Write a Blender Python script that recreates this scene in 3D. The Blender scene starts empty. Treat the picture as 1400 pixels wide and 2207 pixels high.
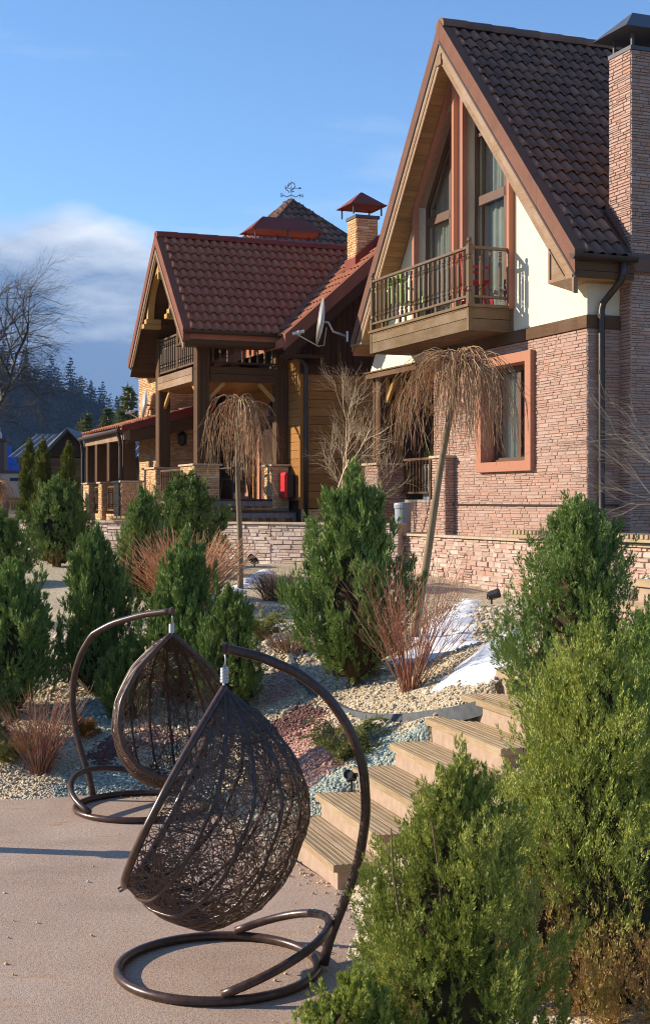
import bpy, bmesh, math, random
import numpy as np
from mathutils import Vector, Matrix
from mathutils.geometry import tessellate_polygon

# ------------------------------------------------------------------ camera, sky, sun
S = bpy.context.scene
COL = S.collection
R = math.radians
CAM_H = 2.4
cam_data = bpy.data.cameras.new('camera')
cam = bpy.data.objects.new('camera', cam_data)
COL.objects.link(cam)
cam.location = (0, 0, CAM_H)
cam.rotation_euler = (R(90), 0, 0)
cam_data.sensor_fit = 'HORIZONTAL'
cam_data.sensor_width = 23.14
cam_data.lens = 50.0
cam_data.shift_y = -0.0132
cam_data.clip_start = 0.1
cam_data.clip_end = 6000
cam_data.dof.use_dof = True
cam_data.dof.focus_distance = 13.0
cam_data.dof.aperture_fstop = 16.0
S.camera = cam

SUN_DIR = Vector((0.850, -0.129, -0.346)).normalized()      # the way the light travels
sun_data = bpy.data.lights.new('sun', 'SUN')
sun_data.energy = 5.0
sun_data.angle = R(0.5)
sun_data.color = (1.0, 0.87, 0.69)
sun = bpy.data.objects.new('sun', sun_data)
COL.objects.link(sun)
sun.rotation_euler = SUN_DIR.to_track_quat('-Z', 'Y').to_euler()
sun.location = (-30, 10, 40)

world = bpy.data.worlds.new('World')
S.world = world
world.use_nodes = True
wn = world.node_tree.nodes
wl = world.node_tree.links
bg = wn['Background']
sky = wn.new('ShaderNodeTexSky')
sky.sky_type = 'NISHITA'
sky.sun_disc = False
sky.sun_elevation = math.asin(-SUN_DIR.z)
sky.sun_rotation = math.atan2(-SUN_DIR.x, -SUN_DIR.y)
sky.altitude = 700
sky.air_density = 1.0
sky.dust_density = 0.0
sky.ozone_density = 1.0
# clouds: a bank lying low towards the west, thin streaks higher up
tc = wn.new('ShaderNodeTexCoord')
sep = wn.new('ShaderNodeSeparateXYZ'); wl.new(tc.outputs['Generated'], sep.inputs[0])
def wmath(op, a, b=None, c=None, clamp=False):
    n = wn.new('ShaderNodeMath'); n.operation = op; n.use_clamp = clamp
    for i, q in enumerate((a, b, c)):
        if q is None: continue
        if isinstance(q, (int, float)): n.inputs[i].default_value = q
        else: wl.new(q, n.inputs[i])
    return n.outputs[0]
def wnoise(scale, stretch, detail=6, rough=.55, off=(0, 0, 0)):
    mp = wn.new('ShaderNodeMapping'); mp.inputs['Scale'].default_value = stretch; mp.inputs['Location'].default_value = off
    wl.new(tc.outputs['Generated'], mp.inputs[0])
    n = wn.new('ShaderNodeTexNoise'); n.inputs['Scale'].default_value = scale
    n.inputs['Detail'].default_value = detail; n.inputs['Roughness'].default_value = rough
    wl.new(mp.outputs[0], n.inputs[0]); return n.outputs[0]
def wramp(x, a, b):
    return wmath('SMOOTHSTEP', x, a, b) if False else wmath('MULTIPLY_ADD', x, 1/(b-a), -a/(b-a), clamp=True)
n1 = wnoise(9.0, (1, 1, 1.7), 8, .52, (.3, .1, .05))
n2 = wnoise(5.0, (1, 1, 3.2), 7, .55, (2.3, .7, .4))
side = wramp(sep.outputs['X'], .04, -.15)                  # the bank stands highest to the west
lowm = wramp(wmath('SUBTRACT', sep.outputs['Z'], wmath('MULTIPLY', side, .09)), .145, .075)   # its unseen low ring all round is added to whiten the fill light
bank_d = wmath('ADD', wmath('MULTIPLY', lowm, 1.25), wmath('MULTIPLY_ADD', n1, 1.5, -.95))
bank = wramp(bank_d, .18, .62)
streak = wmath('MULTIPLY', wramp(wnoise(3.2, (1, 1, 6.0), 8, .6, (.9, .35, 1.7)), .55, .78), .32)
cover = wmath('MAXIMUM', bank, streak, clamp=True)
lit = wramp(wmath('MULTIPLY_ADD', n2, .42, sep.outputs['Z']), .315, .425)
cmix = wn.new('ShaderNodeMix'); cmix.data_type = 'RGBA'
cmix.inputs['A'].default_value = (1.15, 1.85, 3.1, 1)      # shaded underside of the bank
cmix.inputs['B'].default_value = (5.0, 5.4, 6.0, 1)        # sunlit tops
wl.new(lit, cmix.inputs['Factor'])
smix = wn.new('ShaderNodeMix'); smix.data_type = 'RGBA'
wl.new(cover, smix.inputs['Factor'])
tint = wn.new('ShaderNodeMix'); tint.data_type = 'RGBA'; tint.blend_type = 'MULTIPLY'
tint.inputs['Factor'].default_value = 1.0; tint.inputs['B'].default_value = (.71, .95, 1.21, 1)   # daylight white balance
wl.new(sky.outputs[0], tint.inputs['A'])
wl.new(tint.outputs['Result'], smix.inputs['A'])
wl.new(cmix.outputs['Result'], smix.inputs['B'])
wl.new(smix.outputs['Result'], bg.inputs['Color'])
bg.inputs['Strength'].default_value = 0.118

vs = S.view_settings
vs.view_transform = 'Standard'
vs.look = 'None'
vs.gamma = 1.0
vs.exposure = 0.66
vs.use_curve_mapping = False
S.cycles.filter_width = 1.05
S.cycles.max_bounces = 5
S.cycles.diffuse_bounces = 3
S.cycles.glossy_bounces = 2
S.cycles.transparent_max_bounces = 12
S.cycles.sample_clamp_indirect = 6.0

# ------------------------------------------------------------------ helpers
rng = np.random.default_rng(7)
random.seed(7)
MATS = {}

class NT:
    def __init__(s, name, rough=.7, spec=.3, metallic=0.0):
        s.m = bpy.data.materials.new(name); s.m.use_nodes = True
        s.n = s.m.node_tree.nodes; s.l = s.m.node_tree.links
        s.b = s.n['Principled BSDF']
        s.b.inputs['Roughness'].default_value = rough
        s.b.inputs['Specular IOR Level'].default_value = spec
        s.b.inputs['Metallic'].default_value = metallic
        s.co = s.n.new('ShaderNodeTexCoord').outputs['Object']
        MATS[name] = s.m
    def put(s, inp, q):
        if isinstance(q, (int, float)): inp.default_value = q
        elif isinstance(q, tuple): inp.default_value = q if len(q) == 4 else (*q, 1)
        else: s.l.new(q, inp)
    def math(s, op, a, b=0.0, c=0.0, clamp=False):
        n = s.n.new('ShaderNodeMath'); n.operation = op; n.use_clamp = clamp
        for i, q in enumerate((a, b, c)): s.put(n.inputs[i], q)
        return n.outputs[0]
    def noise(s, scale, stretch=(1, 1, 1), detail=5, rough=.6, off=(0, 0, 0), co=None, dist=0.0):
        mp = s.n.new('ShaderNodeMapping'); mp.inputs['Scale'].default_value = stretch; mp.inputs['Location'].default_value = off
        s.l.new(co or s.co, mp.inputs[0])
        n = s.n.new('ShaderNodeTexNoise'); n.inputs['Scale'].default_value = scale
        n.inputs['Detail'].default_value = detail; n.inputs['Roughness'].default_value = rough
        n.inputs['Distortion'].default_value = dist
        s.l.new(mp.outputs[0], n.inputs[0]); return n.outputs[0]
    def voro(s, scale, feature='F1', out='Distance', stretch=(1, 1, 1), co=None):
        mp = s.n.new('ShaderNodeMapping'); mp.inputs['Scale'].default_value = stretch
        s.l.new(co or s.co, mp.inputs[0])
        n = s.n.new('ShaderNodeTexVoronoi'); n.feature = feature; n.inputs['Scale'].default_value = scale
        s.l.new(mp.outputs[0], n.inputs[0]); return n.outputs[out]
    def mix(s, f, a, b, blend='MIX'):
        n = s.n.new('ShaderNodeMix'); n.data_type = 'RGBA'; n.blend_type = blend
        s.put(n.inputs['Factor'], f); s.put(n.inputs['A'], a); s.put(n.inputs['B'], b)
        return n.outputs['Result']
    def ramp(s, x, a, b):
        return s.math('MULTIPLY_ADD', x, 1/(b-a), -a/(b-a), True)
    def rnd(s):                                            # one random number for each piece
        a = s.n.new('ShaderNodeObjectInfo').outputs['Random']
        b = s.n.new('ShaderNodeNewGeometry').outputs['Random Per Island']
        return s.math('FRACT', s.math('ADD', a, b))
    def steps(s, x, cols):
        n = s.n.new('ShaderNodeValToRGB'); e = n.color_ramp.elements
        while len(e) < len(cols): e.new(.5)
        for i, c in enumerate(cols):
            e[i].position = i/(len(cols)-1); e[i].color = (*c, 1)
        s.l.new(x, n.inputs[0]); return n.outputs[0]
    def val(s, col, v):                                    # multiply by a value
        n = s.n.new('ShaderNodeHueSaturation'); s.put(n.inputs['Value'], v); s.put(n.inputs['Color'], col)
        return n.outputs[0]
    def out(s, col, bump=None, strength=.3, dist=.01, rough=None):
        s.put(s.b.inputs['Base Color'], col)
        if rough is not None: s.put(s.b.inputs['Roughness'], rough)
        if bump is not None:
            n = s.n.new('ShaderNodeBump'); n.inputs['Strength'].default_value = strength
            n.inputs['Distance'].default_value = dist
            s.l.new(bump, n.inputs['Height']); s.l.new(n.outputs[0], s.b.inputs['Normal'])
        return s.m

def simple(name, col, var=.18, scale=6, rough=.7, spec=.3, metallic=0, bump=.25, bscale=60, bdist=.004, piece=.0, stretch=(1, 1, 1), col2=None):
    t = NT(name, rough, spec, metallic)
    n = t.noise(scale, stretch)
    a = tuple(c*(1-var) for c in col); b = col2 or tuple(min(1, c*(1+var)) for c in col)
    c = t.mix(t.ramp(n, .3, .7), a, b)
    if piece: c = t.val(c, t.math('MULTIPLY_ADD', t.rnd(), 2*piece, 1-piece))
    return t.out(c, t.noise(bscale, stretch, 3) if bump else None, bump, bdist)

def wood(name, dark, light, axis, piece=.2, rough=.75, scale=9, spec=.12, worn=None):
    """grain runs along the axis (0, 1 or 2)"""
    t = NT(name, rough, spec)
    st = [6., 6., 6.]; st[axis] = .35
    dark = (dark[0], dark[1]*.97, dark[2]*.80); light = (light[0], light[1]*.97, light[2]*.82)
    r = t.rnd()
    oi = t.n.new('ShaderNodeVectorMath'); oi.operation = 'ADD'
    cmb = t.n.new('ShaderNodeCombineXYZ')
    for k in range(3): t.l.new(t.math('MULTIPLY', r, 7.3+3*k), cmb.inputs[k])
    t.l.new(t.co, oi.inputs[0]); t.l.new(cmb.outputs[0], oi.inputs[1])
    co = oi.outputs[0]
    g = t.noise(scale, tuple(st), 6, .65, co=co, dist=.4)
    g2 = t.noise(1.6, (1, 1, 1), 3, co=co)
    c = t.mix(t.ramp(g, .3, .72), dark, light)
    if worn: c = t.mix(t.math('MULTIPLY', t.ramp(g2, .45, .75), .7), c, worn)
    c = t.val(c, t.math('MULTIPLY_ADD', r, 2*piece, 1-piece))
    return t.out(c, g, .35, .004)

class MB:
    """collects shapes; build() links them as one mesh object"""
    def __init__(s): s.v = []; s.f = []
    def add(s, verts, faces):
        n = len(s.v); s.v += [tuple(p) for p in verts]
        s.f += [tuple(i+n for i in f) for f in faces]; return s
    def box(s, x0, x1, y0, y1, z0, z1):
        v = [(x, y, z) for z in (z0, z1) for y in (y0, y1) for x in (x0, x1)]
        return s.add(v, [(0, 2, 3, 1), (4, 5, 7, 6), (0, 1, 5, 4), (2, 6, 7, 3), (0, 4, 6, 2), (1, 3, 7, 5)])
    def beam(s, p, q, w, h, up=(0, 0, 1), ext=0.0):
        """a bar of section w x h from p to q, h along up"""
        p = Vector(p); q = Vector(q); d = (q-p).normalized()
        p = p-d*ext; q = q+d*ext
        sd = d.cross(Vector(up))
        if sd.length < 1e-4: sd = d.cross(Vector((0, 1, 0)))
        sd.normalize(); u = sd.cross(d).normalized()
        v = []
        for c in (p, q):
            for a, b in ((-1, -1), (1, -1), (1, 1), (-1, 1)): v.append(c+sd*a*w/2+u*b*h/2)
        return s.add(v, [(0, 1, 2, 3), (4, 7, 6, 5), (0, 4, 5, 1), (1, 5, 6, 2), (2, 6, 7, 3), (3, 7, 4, 0)])
    def tube(s, pts, r, n=6, cap=True):
        pts = [Vector(p) for p in pts]; m = len(pts)
        rr = r if hasattr(r, '__len__') else [r]*m
        N = None; v = []; f = []
        for i, p in enumerate(pts):
            t = (pts[min(i+1, m-1)]-pts[max(i-1, 0)])
            t = t.normalized() if t.length > 1e-9 else Vector((0, 0, 1))
            if N is None:
                N = t.orthogonal().normalized()
            else:
                N = (N-t*N.dot(t)); N = N.normalized() if N.length > 1e-6 else t.orthogonal().normalized()
            B = t.cross(N)
            for k in range(n):
                a = 2*math.pi*k/n
                v.append(p+(N*math.cos(a)+B*math.sin(a))*rr[i])
        for i in range(m-1):
            for k in range(n):
                k2 = (k+1) % n
                f.append((i*n+k, i*n+k2, (i+1)*n+k2, (i+1)*n+k))
        if cap:
            f.append(tuple(range(n-1, -1, -1))); f.append(tuple((m-1)*n+k for k in range(n)))
        return s.add(v, f)
    def ring(s, pts, r, n=8):
        """closed tube"""
        pts = [Vector(p) for p in pts]; m = len(pts); v = []; f = []
        N = None
        for i, p in enumerate(pts):
            t = (pts[(i+1) % m]-pts[i-1]).normalized()
            N = t.orthogonal().normalized() if N is None else (N-t*N.dot(t)).normalized()
            B = t.cross(N)
            for k in range(n):
                a = 2*math.pi*k/n
                v.append(p+(N*math.cos(a)+B*math.sin(a))*r)
        for i in range(m):
            j = (i+1) % m
            for k in range(n):
                k2 = (k+1) % n
                f.append((i*n+k, i*n+k2, j*n+k2, j*n+k))
        return s.add(v, f)
    def lathe(s, prof, o=(0, 0, 0), n=12, axis=(0, 0, 1)):
        """prof: (radius, height) pairs about the axis through o"""
        ax = Vector(axis).normalized(); e = ax.orthogonal().normalized(); g = ax.cross(e); o = Vector(o)
        v = []; f = []; m = len(prof)
        for r_, h in prof:
            for k in range(n):
                a = 2*math.pi*k/n
                v.append(o+ax*h+(e*math.cos(a)+g*math.sin(a))*r_)
        for i in range(m-1):
            for k in range(n):
                k2 = (k+1) % n
                f.append((i*n+k, i*n+k2, (i+1)*n+k2, (i+1)*n+k))
        f.append(tuple(range(n-1, -1, -1))); f.append(tuple((m-1)*n+k for k in range(n)))
        return s.add(v, f)
    def prism(s, loops, to3, t0, t1):
        """flat outline (first loop) with holes (further loops), given thickness; to3(u, w, t)"""
        L = [[Vector((p[0], p[1], 0)) for p in lp] for lp in loops]
        tri = tessellate_polygon(L)
        flat = [p for lp in loops for p in lp]; n = len(flat)
        v = [to3(p[0], p[1], t0) for p in flat]+[to3(p[0], p[1], t1) for p in flat]
        f = [tuple(t) for t in tri]+[tuple(i+n for i in reversed(t)) for t in tri]
        b = 0
        for lp in loops:
            m = len(lp)
            for i in range(m):
                j = (i+1) % m; f.append((b+i, b+j, b+j+n, b+i+n))
            b += m
        return s.add(v, f)
    def mesh(s, name, mat=None, smooth=False):
        me = bpy.data.meshes.new(name); me.from_pydata([tuple(p) for p in s.v], [], s.f)
        bm = bmesh.new(); bm.from_mesh(me); bmesh.ops.recalc_face_normals(bm, faces=bm.faces); bm.to_mesh(me); bm.free()
        if mat: me.materials.append(MATS[mat])
        if smooth: me.polygons.foreach_set('use_smooth', [True]*len(me.polygons))
        return me
    def build(s, name, mat, parent=None, smooth=False, bevel=0, **kw):
        return link(name, s.mesh(name, mat, smooth), parent, bevel, **kw)

def link(name, me, parent=None, bevel=0, loc=None, label=None):
    o = bpy.data.objects.new(name, me); COL.objects.link(o)
    if parent is not None:
        o.parent = parent
        o.location.z = -parent.get('_dz', 0.0)
    if loc is not None: o.location = loc
    if bevel:
        b = o.modifiers.new('bevel', 'BEVEL'); b.width = bevel; b.segments = 2; b.limit_method = 'ANGLE'
    if label: o['label'] = label
    return o

def np_mesh(name, V, F, mat, smooth=False):
    """fast mesh from numpy vertices (n,3) and faces (m,3) or (m,4)"""
    me = bpy.data.meshes.new(name)
    k = F.shape[1]
    me.vertices.add(len(V)); me.vertices.foreach_set('co', np.ascontiguousarray(V, dtype=np.float32).ravel())
    me.loops.add(F.size); me.loops.foreach_set('vertex_index', np.ascontiguousarray(F, dtype=np.int32).ravel())
    me.polygons.add(len(F)); me.polygons.foreach_set('loop_start', np.arange(0, F.size, k, dtype=np.int32))
    me.update(calc_edges=True)
    if smooth: me.polygons.foreach_set('use_smooth', np.ones(len(F), dtype=bool))
    if mat: me.materials.append(MATS[mat])
    return me

def tag(o, label, cat, group=None):
    o['label'] = label; o['category'] = cat
    if group: o['group'] = group
    return o
def empty(name, loc, rz=0.0, dz=False):
    """an Empty at a thing's base; with dz its parts are given in absolute heights"""
    o = bpy.data.objects.new(name, None); COL.objects.link(o)
    o.location = loc; o.rotation_euler = (0, 0, rz); o.empty_display_size = .2
    if dz: o['_dz'] = loc[2]
    return o
def struct(o): o['kind'] = 'structure'; return o
def stuff(o): o['kind'] = 'stuff'; return o
def copy_tree(o, parent=None):
    c = o.copy(); COL.objects.link(c)
    if parent is not None: c.parent = parent
    for ch in list(o.children): copy_tree(ch, c)
    return c

def tubes_np(paths, radii, n=3):
    """many open tubes at once. paths (S,P,3), radii (S,P) -> V, F(quads)"""
    Sn, P, _ = paths.shape
    T = np.gradient(paths, axis=1); T /= np.linalg.norm(T, axis=2, keepdims=True)+1e-9
    ref = np.tile(np.array([.31, .77, .55]), (Sn, P, 1))
    N = np.cross(T, ref); N /= np.linalg.norm(N, axis=2, keepdims=True)+1e-9
    B = np.cross(T, N)
    ang = np.arange(n)*2*np.pi/n
    ring = N[:, :, None, :]*np.cos(ang)[None, None, :, None]+B[:, :, None, :]*np.sin(ang)[None, None, :, None]
    V = paths[:, :, None, :]+ring*radii[:, :, None, None]
    idx = np.arange(Sn*P*n).reshape(Sn, P, n)
    a = idx[:, :-1, :]; b = np.roll(idx, -1, axis=2)[:, :-1, :]
    c = np.roll(idx, -1, axis=2)[:, 1:, :]; d = idx[:, 1:, :]
    F = np.stack([a, b, c, d], axis=-1).reshape(-1, 4)
    return V.reshape(-1, 3), F

# frame shared by the houses: x runs along the ridges, y along the gable walls
HA = R(21.96)
HU = Vector((-math.sin(HA), math.cos(HA), 0)); HV = Vector((math.cos(HA), math.sin(HA), 0))
H1O = Vector((3.7355, 20.0, 0))
def h1(b, a, z): return H1O+HU*a+HV*b+Vector((0, 0, z))
# ------------------------------------------------------------------ materials
def mk_stone(name, cols, var=.25, sc=1.0):
    t = NT(name, .85, .2)
    r = t.rnd()
    c = t.steps(r, cols)
    n = t.noise(22*sc, detail=6, rough=.7)
    c = t.val(c, t.math('MULTIPLY_ADD', n, 2*var, 1-var))
    st = t.ramp(t.noise(1.1, detail=4), .62, .8)                       # pale lime bloom
    c = t.mix(t.math('MULTIPLY', st, .35), c, (.62, .55, .50))
    return t.out(c, t.math('ADD', t.noise(30*sc, detail=5), t.noise(9*sc, detail=3)), .6, .012)
mk_stone('stone_pink', [(.34, .22, .172), (.42, .29, .232), (.38, .235, .178), (.46, .33, .272), (.39, .268, .215), (.44, .245, .175), (.43, .30, .245)])
mk_stone('stone_wall', [(.42, .30, .24), (.50, .38, .31), (.39, .26, .20), (.56, .45, .38), (.46, .33, .265), (.43, .25, .185), (.52, .41, .35)], sc=.6)
mk_stone('stone_wall_pale', [(.48, .38, .32), (.57, .47, .41), (.42, .31, .25), (.62, .52, .46), (.50, .37, .30)], sc=.6)
mk_stone('stone_gold', [(.55, .33, .15), (.68, .45, .24), (.60, .36, .17), (.74, .54, .32), (.50, .28, .13), (.70, .47, .25)])
simple('mortar', (.36, .255, .20), .2, 20, .95)
simple('mortar_pale', (.43, .345, .29), .2, 20, .95)

def mk_stucco(name, col):
    t = NT(name, .9, .15)
    n = t.noise(1.3, detail=5); n2 = t.noise(90, detail=4)
    c = t.mix(t.ramp(n, .3, .75), tuple(q*.93 for q in col), col)
    dirt = t.ramp(t.noise(2.5, (1, 1, .35), 6, .65), .58, .82)
    c = t.mix(t.math('MULTIPLY', dirt, .10), c, tuple(q*.55 for q in col))
    t.out(c, n2, .35, .004)
mk_stucco('stucco_cream', (.80, .715, .53))
mk_stucco('terracotta', (.43, .195, .125))

def mk_tile(name, cols, spk):
    t = NT(name, .88, .08)
    r = t.rnd()
    c = t.steps(r, cols)
    n = t.noise(3.5, detail=5)
    c = t.val(c, t.math('MULTIPLY_ADD', n, .7, .65))
    g = t.noise(260, detail=2)
    c = t.mix(t.math('MULTIPLY', t.ramp(g, .5, .75), .35), c, spk)
    t.out(c, g, .5, .004)
mk_tile('tile_brown', [(.155, .095, .075), (.25, .135, .095), (.185, .105, .080), (.33, .18, .12), (.145, .095, .080), (.29, .15, .10)], (.28, .17, .13))
mk_tile('tile_red', [(.35, .135, .078), (.39, .152, .090), (.365, .142, .082), (.42, .172, .104)], (.28, .12, .08))
mk_tile('trim_brown', [(.17, .085, .060), (.18, .09, .064)], (.32, .20, .15))
mk_tile('trim_red', [(.21, .082, .055), (.22, .088, .060)], (.34, .18, .13))
simple('metal_red', (.21, .052, .038), .15, 3, .6, .15, 0, .1, 30)
simple('metal_charcoal', (.075, .072, .080), .15, 3, .45, .4, 0, .1, 30)
simple('metal_brown', (.040, .026, .020), .2, 4, .38, .5, 0, .1, 30)
simple('galvanised', (.52, .53, .54), .12, 8, .35, .5, .7, .1, 50)
simple('dish_white', (.62, .60, .54), .08, 4, .5, .4)
simple('black_plastic', (.018, .018, .020), .2, 8, .45, .4)
simple('red_plastic', (.55, .012, .018), .1, 5, .4, .5)
simple('green_plastic', (.20, .42, .02), .1, 5, .45, .5)
simple('grey_plastic', (.28, .32, .36), .12, 5, .5, .4)
simple('concrete_pale', (.50, .47, .42), .15, 5, .9)
simple('rubber', (.10, .11, .115), .3, 20, .6, .4)
wood('wood_fascia', (.20, .125, .085), (.33, .225, .165), 1, .15, worn=(.36, .27, .21))
wood('wood_soffit', (.28, .165, .085), (.42, .27, .155), 0, .14)
wood('wood_brown_y', (.085, .046, .028), (.150, .088, .056), 1, .15, worn=(.18, .115, .078))
wood('wood_brown_x', (.080, .044, .027), (.140, .082, .052), 0, .15)
wood('wood_brown_z', (.075, .040, .024), (.135, .078, .048), 2, .15)
wood('wood_balcony', (.135, .088, .055), (.215, .150, .098), 1, .13, worn=(.27, .205, .145))
wood('wood_baluster', (.105, .064, .038), (.170, .112, .068), 2, .1, rough=.4, spec=.5)
wood('siding_amber_x', (.25, .115, .040), (.38, .19, .072), 0, .14, rough=.45)
wood('siding_amber_y', (.26, .12, .042), (.40, .20, .076), 1, .14, rough=.45)
wood('wood_gold', (.42, .24, .09), (.56, .35, .15), 1, .1, rough=.5)
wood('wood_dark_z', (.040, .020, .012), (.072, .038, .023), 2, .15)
wood('stair_plank', (.275, .195, .130), (.45, .345, .245), 1, .14, rough=.65, scale=14, worn=(.50, .41, .30))
wood('barn_plank', (.13, .070, .036), (.23, .13, .068), 0, .25, scale=5)
wood('bark_pale', (.16, .115, .075), (.27, .21, .15), 2, .1, scale=14)
wood('bark_grey', (.035, .028, .024), (.080, .066, .055), 2, .1, scale=14)
simple('riser_plaster', (.41, .295, .215), .14, 14, .92, bump=.6, bscale=130, bdist=.006)
simple('window_frame', (.115, .055, .032), .12, 6, .45, .4)
simple('curtain', (.62, .60, .54), .08, 4, .9)
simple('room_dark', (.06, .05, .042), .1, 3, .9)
simple('floor_tile', (.33, .27, .22), .2, 6, .5)

t = NT('glass', .03, .5)
t.n.remove(t.b)
lw = t.n.new('ShaderNodeLayerWeight'); lw.inputs[0].default_value = .5
tr = t.n.new('ShaderNodeBsdfTransparent'); tr.inputs[0].default_value = (.80, .84, .83, 1)
gl = t.n.new('ShaderNodeBsdfGlossy'); gl.inputs['Roughness'].default_value = .015; gl.inputs[0].default_value = (.95, .97, 1, 1)
mx = t.n.new('ShaderNodeMixShader')
t.l.new(t.math('MULTIPLY_ADD', t.math('POWER', lw.outputs['Facing'], 3.0), .75, .05, True), mx.inputs[0]); t.l.new(tr.outputs[0], mx.inputs[1]); t.l.new(gl.outputs[0], mx.inputs[2])
t.l.new(mx.outputs[0], t.n['Material Output'].inputs[0])

# wicker and painted tube of the hanging chairs
t = NT('chair_tube', .33, .5)
n = t.noise(25, detail=5)
t.out(t.mix(t.ramp(n, .35, .7), (.042, .020, .013), (.090, .047, .031)), t.noise(60, detail=3), .15, .002)
t = NT('wicker', .30, .6)
t.out(t.val(t.mix(t.rnd(), (.055, .028, .017), (.150, .085, .052)), 1.0), t.noise(160, detail=2), .2, .002)

# foliage
def mk_leaf(name, dark, mid, light, dead=None, dead_amt=0.0, dead_top=0.0, scale=3.0, sheen=.3):
    t = NT(name, .62, sheen)
    r = t.n.new('ShaderNodeNewGeometry').outputs['Random Per Island']
    o = t.n.new('ShaderNodeObjectInfo').outputs['Random']
    n = t.noise(scale, detail=3)
    f = t.math('ADD', t.math('MULTIPLY', t.ramp(n, .3, .7), .6), t.math('MULTIPLY', r, .4))
    c = t.steps(f, [dark, mid, light])
    c = t.val(c, t.math('MULTIPLY_ADD', o, .3, .85))
    if dead:
        s = t.n.new('ShaderNodeSeparateXYZ'); t.l.new(t.co, s.inputs[0])
        d = t.math('ADD', t.ramp(s.outputs[2], dead_top, dead_top-.55), t.math('MULTIPLY_ADD', t.noise(4.5, detail=4), 1.8, -1.25))
        d = t.ramp(t.math('ADD', d, t.math('MULTIPLY', r, .35)), .35, .75)
        c = t.mix(t.math('MULTIPLY', d, dead_amt), c, dead)
    t.put(t.b.inputs['Base Color'], c)
    tl = t.n.new('ShaderNodeBsdfTranslucent'); t.l.new(c, tl.inputs[0])
    mx = t.n.new('ShaderNodeMixShader'); mx.inputs[0].default_value = .14
    t.l.new(t.b.outputs[0], mx.inputs[1]); t.l.new(tl.outputs[0], mx.inputs[2])
    t.l.new(mx.outputs[0], t.n['Material Output'].inputs[0])
mk_leaf('juniper_green', (.078, .130, .034), (.175, .255, .056), (.32, .39, .11), (.34, .18, .07), .9, .40)
mk_leaf('juniper_near', (.115, .150, .026), (.285, .325, .054), (.54, .54, .155), (.42, .235, .08), .9, .40)
mk_leaf('juniper_dry', (.115, .150, .026), (.275, .315, .054), (.52, .51, .14), (.46, .275, .105), .95, 1.2)
simple('shade_core', (.050, .045, .022), .3, 12, .95, .05, col2=(.085, .055, .028))  # dark skin of the solid cores added inside junipers to stop light
mk_leaf('juniper_yellow', (.150, .180, .040), (.24, .255, .065), (.36, .34, .11), (.34, .22, .09), .5, .08)
mk_leaf('thuja_leaf', (.075, .100, .016), (.140, .160, .022), (.23, .235, .038), None)
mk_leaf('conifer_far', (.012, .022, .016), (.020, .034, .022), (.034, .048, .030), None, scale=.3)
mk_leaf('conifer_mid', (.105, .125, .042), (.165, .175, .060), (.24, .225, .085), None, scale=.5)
mk_leaf('orange_leaf', (.30, .11, .02), (.42, .17, .03), (.50, .25, .06), None)
def mk_twig(name, a, b, c):
    t = NT(name, .6, .35)
    r = t.n.new('ShaderNodeNewGeometry').outputs['Random Per Island']
    t.out(t.steps(r, [a, b, c]))
mk_twig('twig_weeping', (.23, .095, .045), (.40, .20, .090), (.54, .38, .19))
mk_twig('twig_red', (.26, .045, .030), (.33, .12, .065), (.38, .26, .14))
mk_twig('twig_orange', (.42, .16, .065), (.56, .26, .12), (.52, .33, .18))
mk_twig('twig_brown', (.17, .090, .050), (.27, .155, .090), (.34, .21, .12))
mk_twig('twig_pale', (.42, .31, .19), (.54, .42, .27), (.48, .37, .24))
mk_twig('twig_dark', (.030, .024, .020), (.050, .040, .034), (.070, .055, .045))
simple('snow', (.86, .85, .84), .06, 9, .7, .25, 0, .6, 60, .012)
# ------------------------------------------------------------------ garden ground
ST_A = math.radians(17)
ST_V = np.array([math.cos(ST_A), math.sin(ST_A)]); ST_U = np.array([-math.sin(ST_A), math.cos(ST_A)])
ST_O = np.array([-.6065, 9.863]); ST_G = .2806; ST_R = .165; ST_W = 1.34
def stair_pt(k, s=0.0): return ST_O+ST_V*ST_G*k+ST_U*s       # s = 0 far side, -ST_W near side
_c = [(-2.62, 11.33, .0), (-2.05, 11.5, .0), (-1.07, 11.52, .0), (-.63, 10.6, .0), (-.30, 9.75, .02), (-4.5, 11.25, 0), (-7, 11, 0),
      (.25, 8.3, .03), (.18, 7.4, .02), (.12, 6.4, .0), (.1, 5.0, .0), (.0, 3.0, .0),
      (-2, 9, -.12), (-4, 9, -.12), (-1, 7, -.12), (-3, 6, -.12), (-1.5, 4, -.12), (-6, 8, -.12), (-1.2, 10.5, -.1), (-.3, 8.5, -.1),
      (2.84, 21.29, .97), (2.32, 22.57, 1.1), (1.3, 25.1, 1.19), (4.13, 18.1, 1.35), (-.64, 26, 1.27), (-1.84, 27, 1.3), (-4.84, 28.7, 1.31), (-7.2, 31, 1.1),
      (.24, 12.25, .80), (.92, 15.4, 1.03), (-1.25, 20.7, 1.15), (-2.4, 13.9, .45), (-3.0, 13.6, .40), (-1.4, 12.9, .42), (-5, 14, .45), (-8, 14, .4), (-5, 20, .9), (-9, 20, .8), (-9, 28, 1.1),
      (1.3, 13, 1.02), (2.2, 14, 1.12), (2.0, 18, 1.02), (4, 14, 1.6), (5, 11, 2.0), (6, 16, 1.7), (3, 7, .75), (2, 5, .25), (1, 5.2, .0), (4, 5, .8), (3, 3, .4), (1.2, 6.8, .05), (.7, 7.6, .08),
      (5, 22, 1.2), (2, 28, 1.2), (-2, 32, 1.2), (-8, 36, 1.1), (6, 30, 1.2)]
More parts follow.
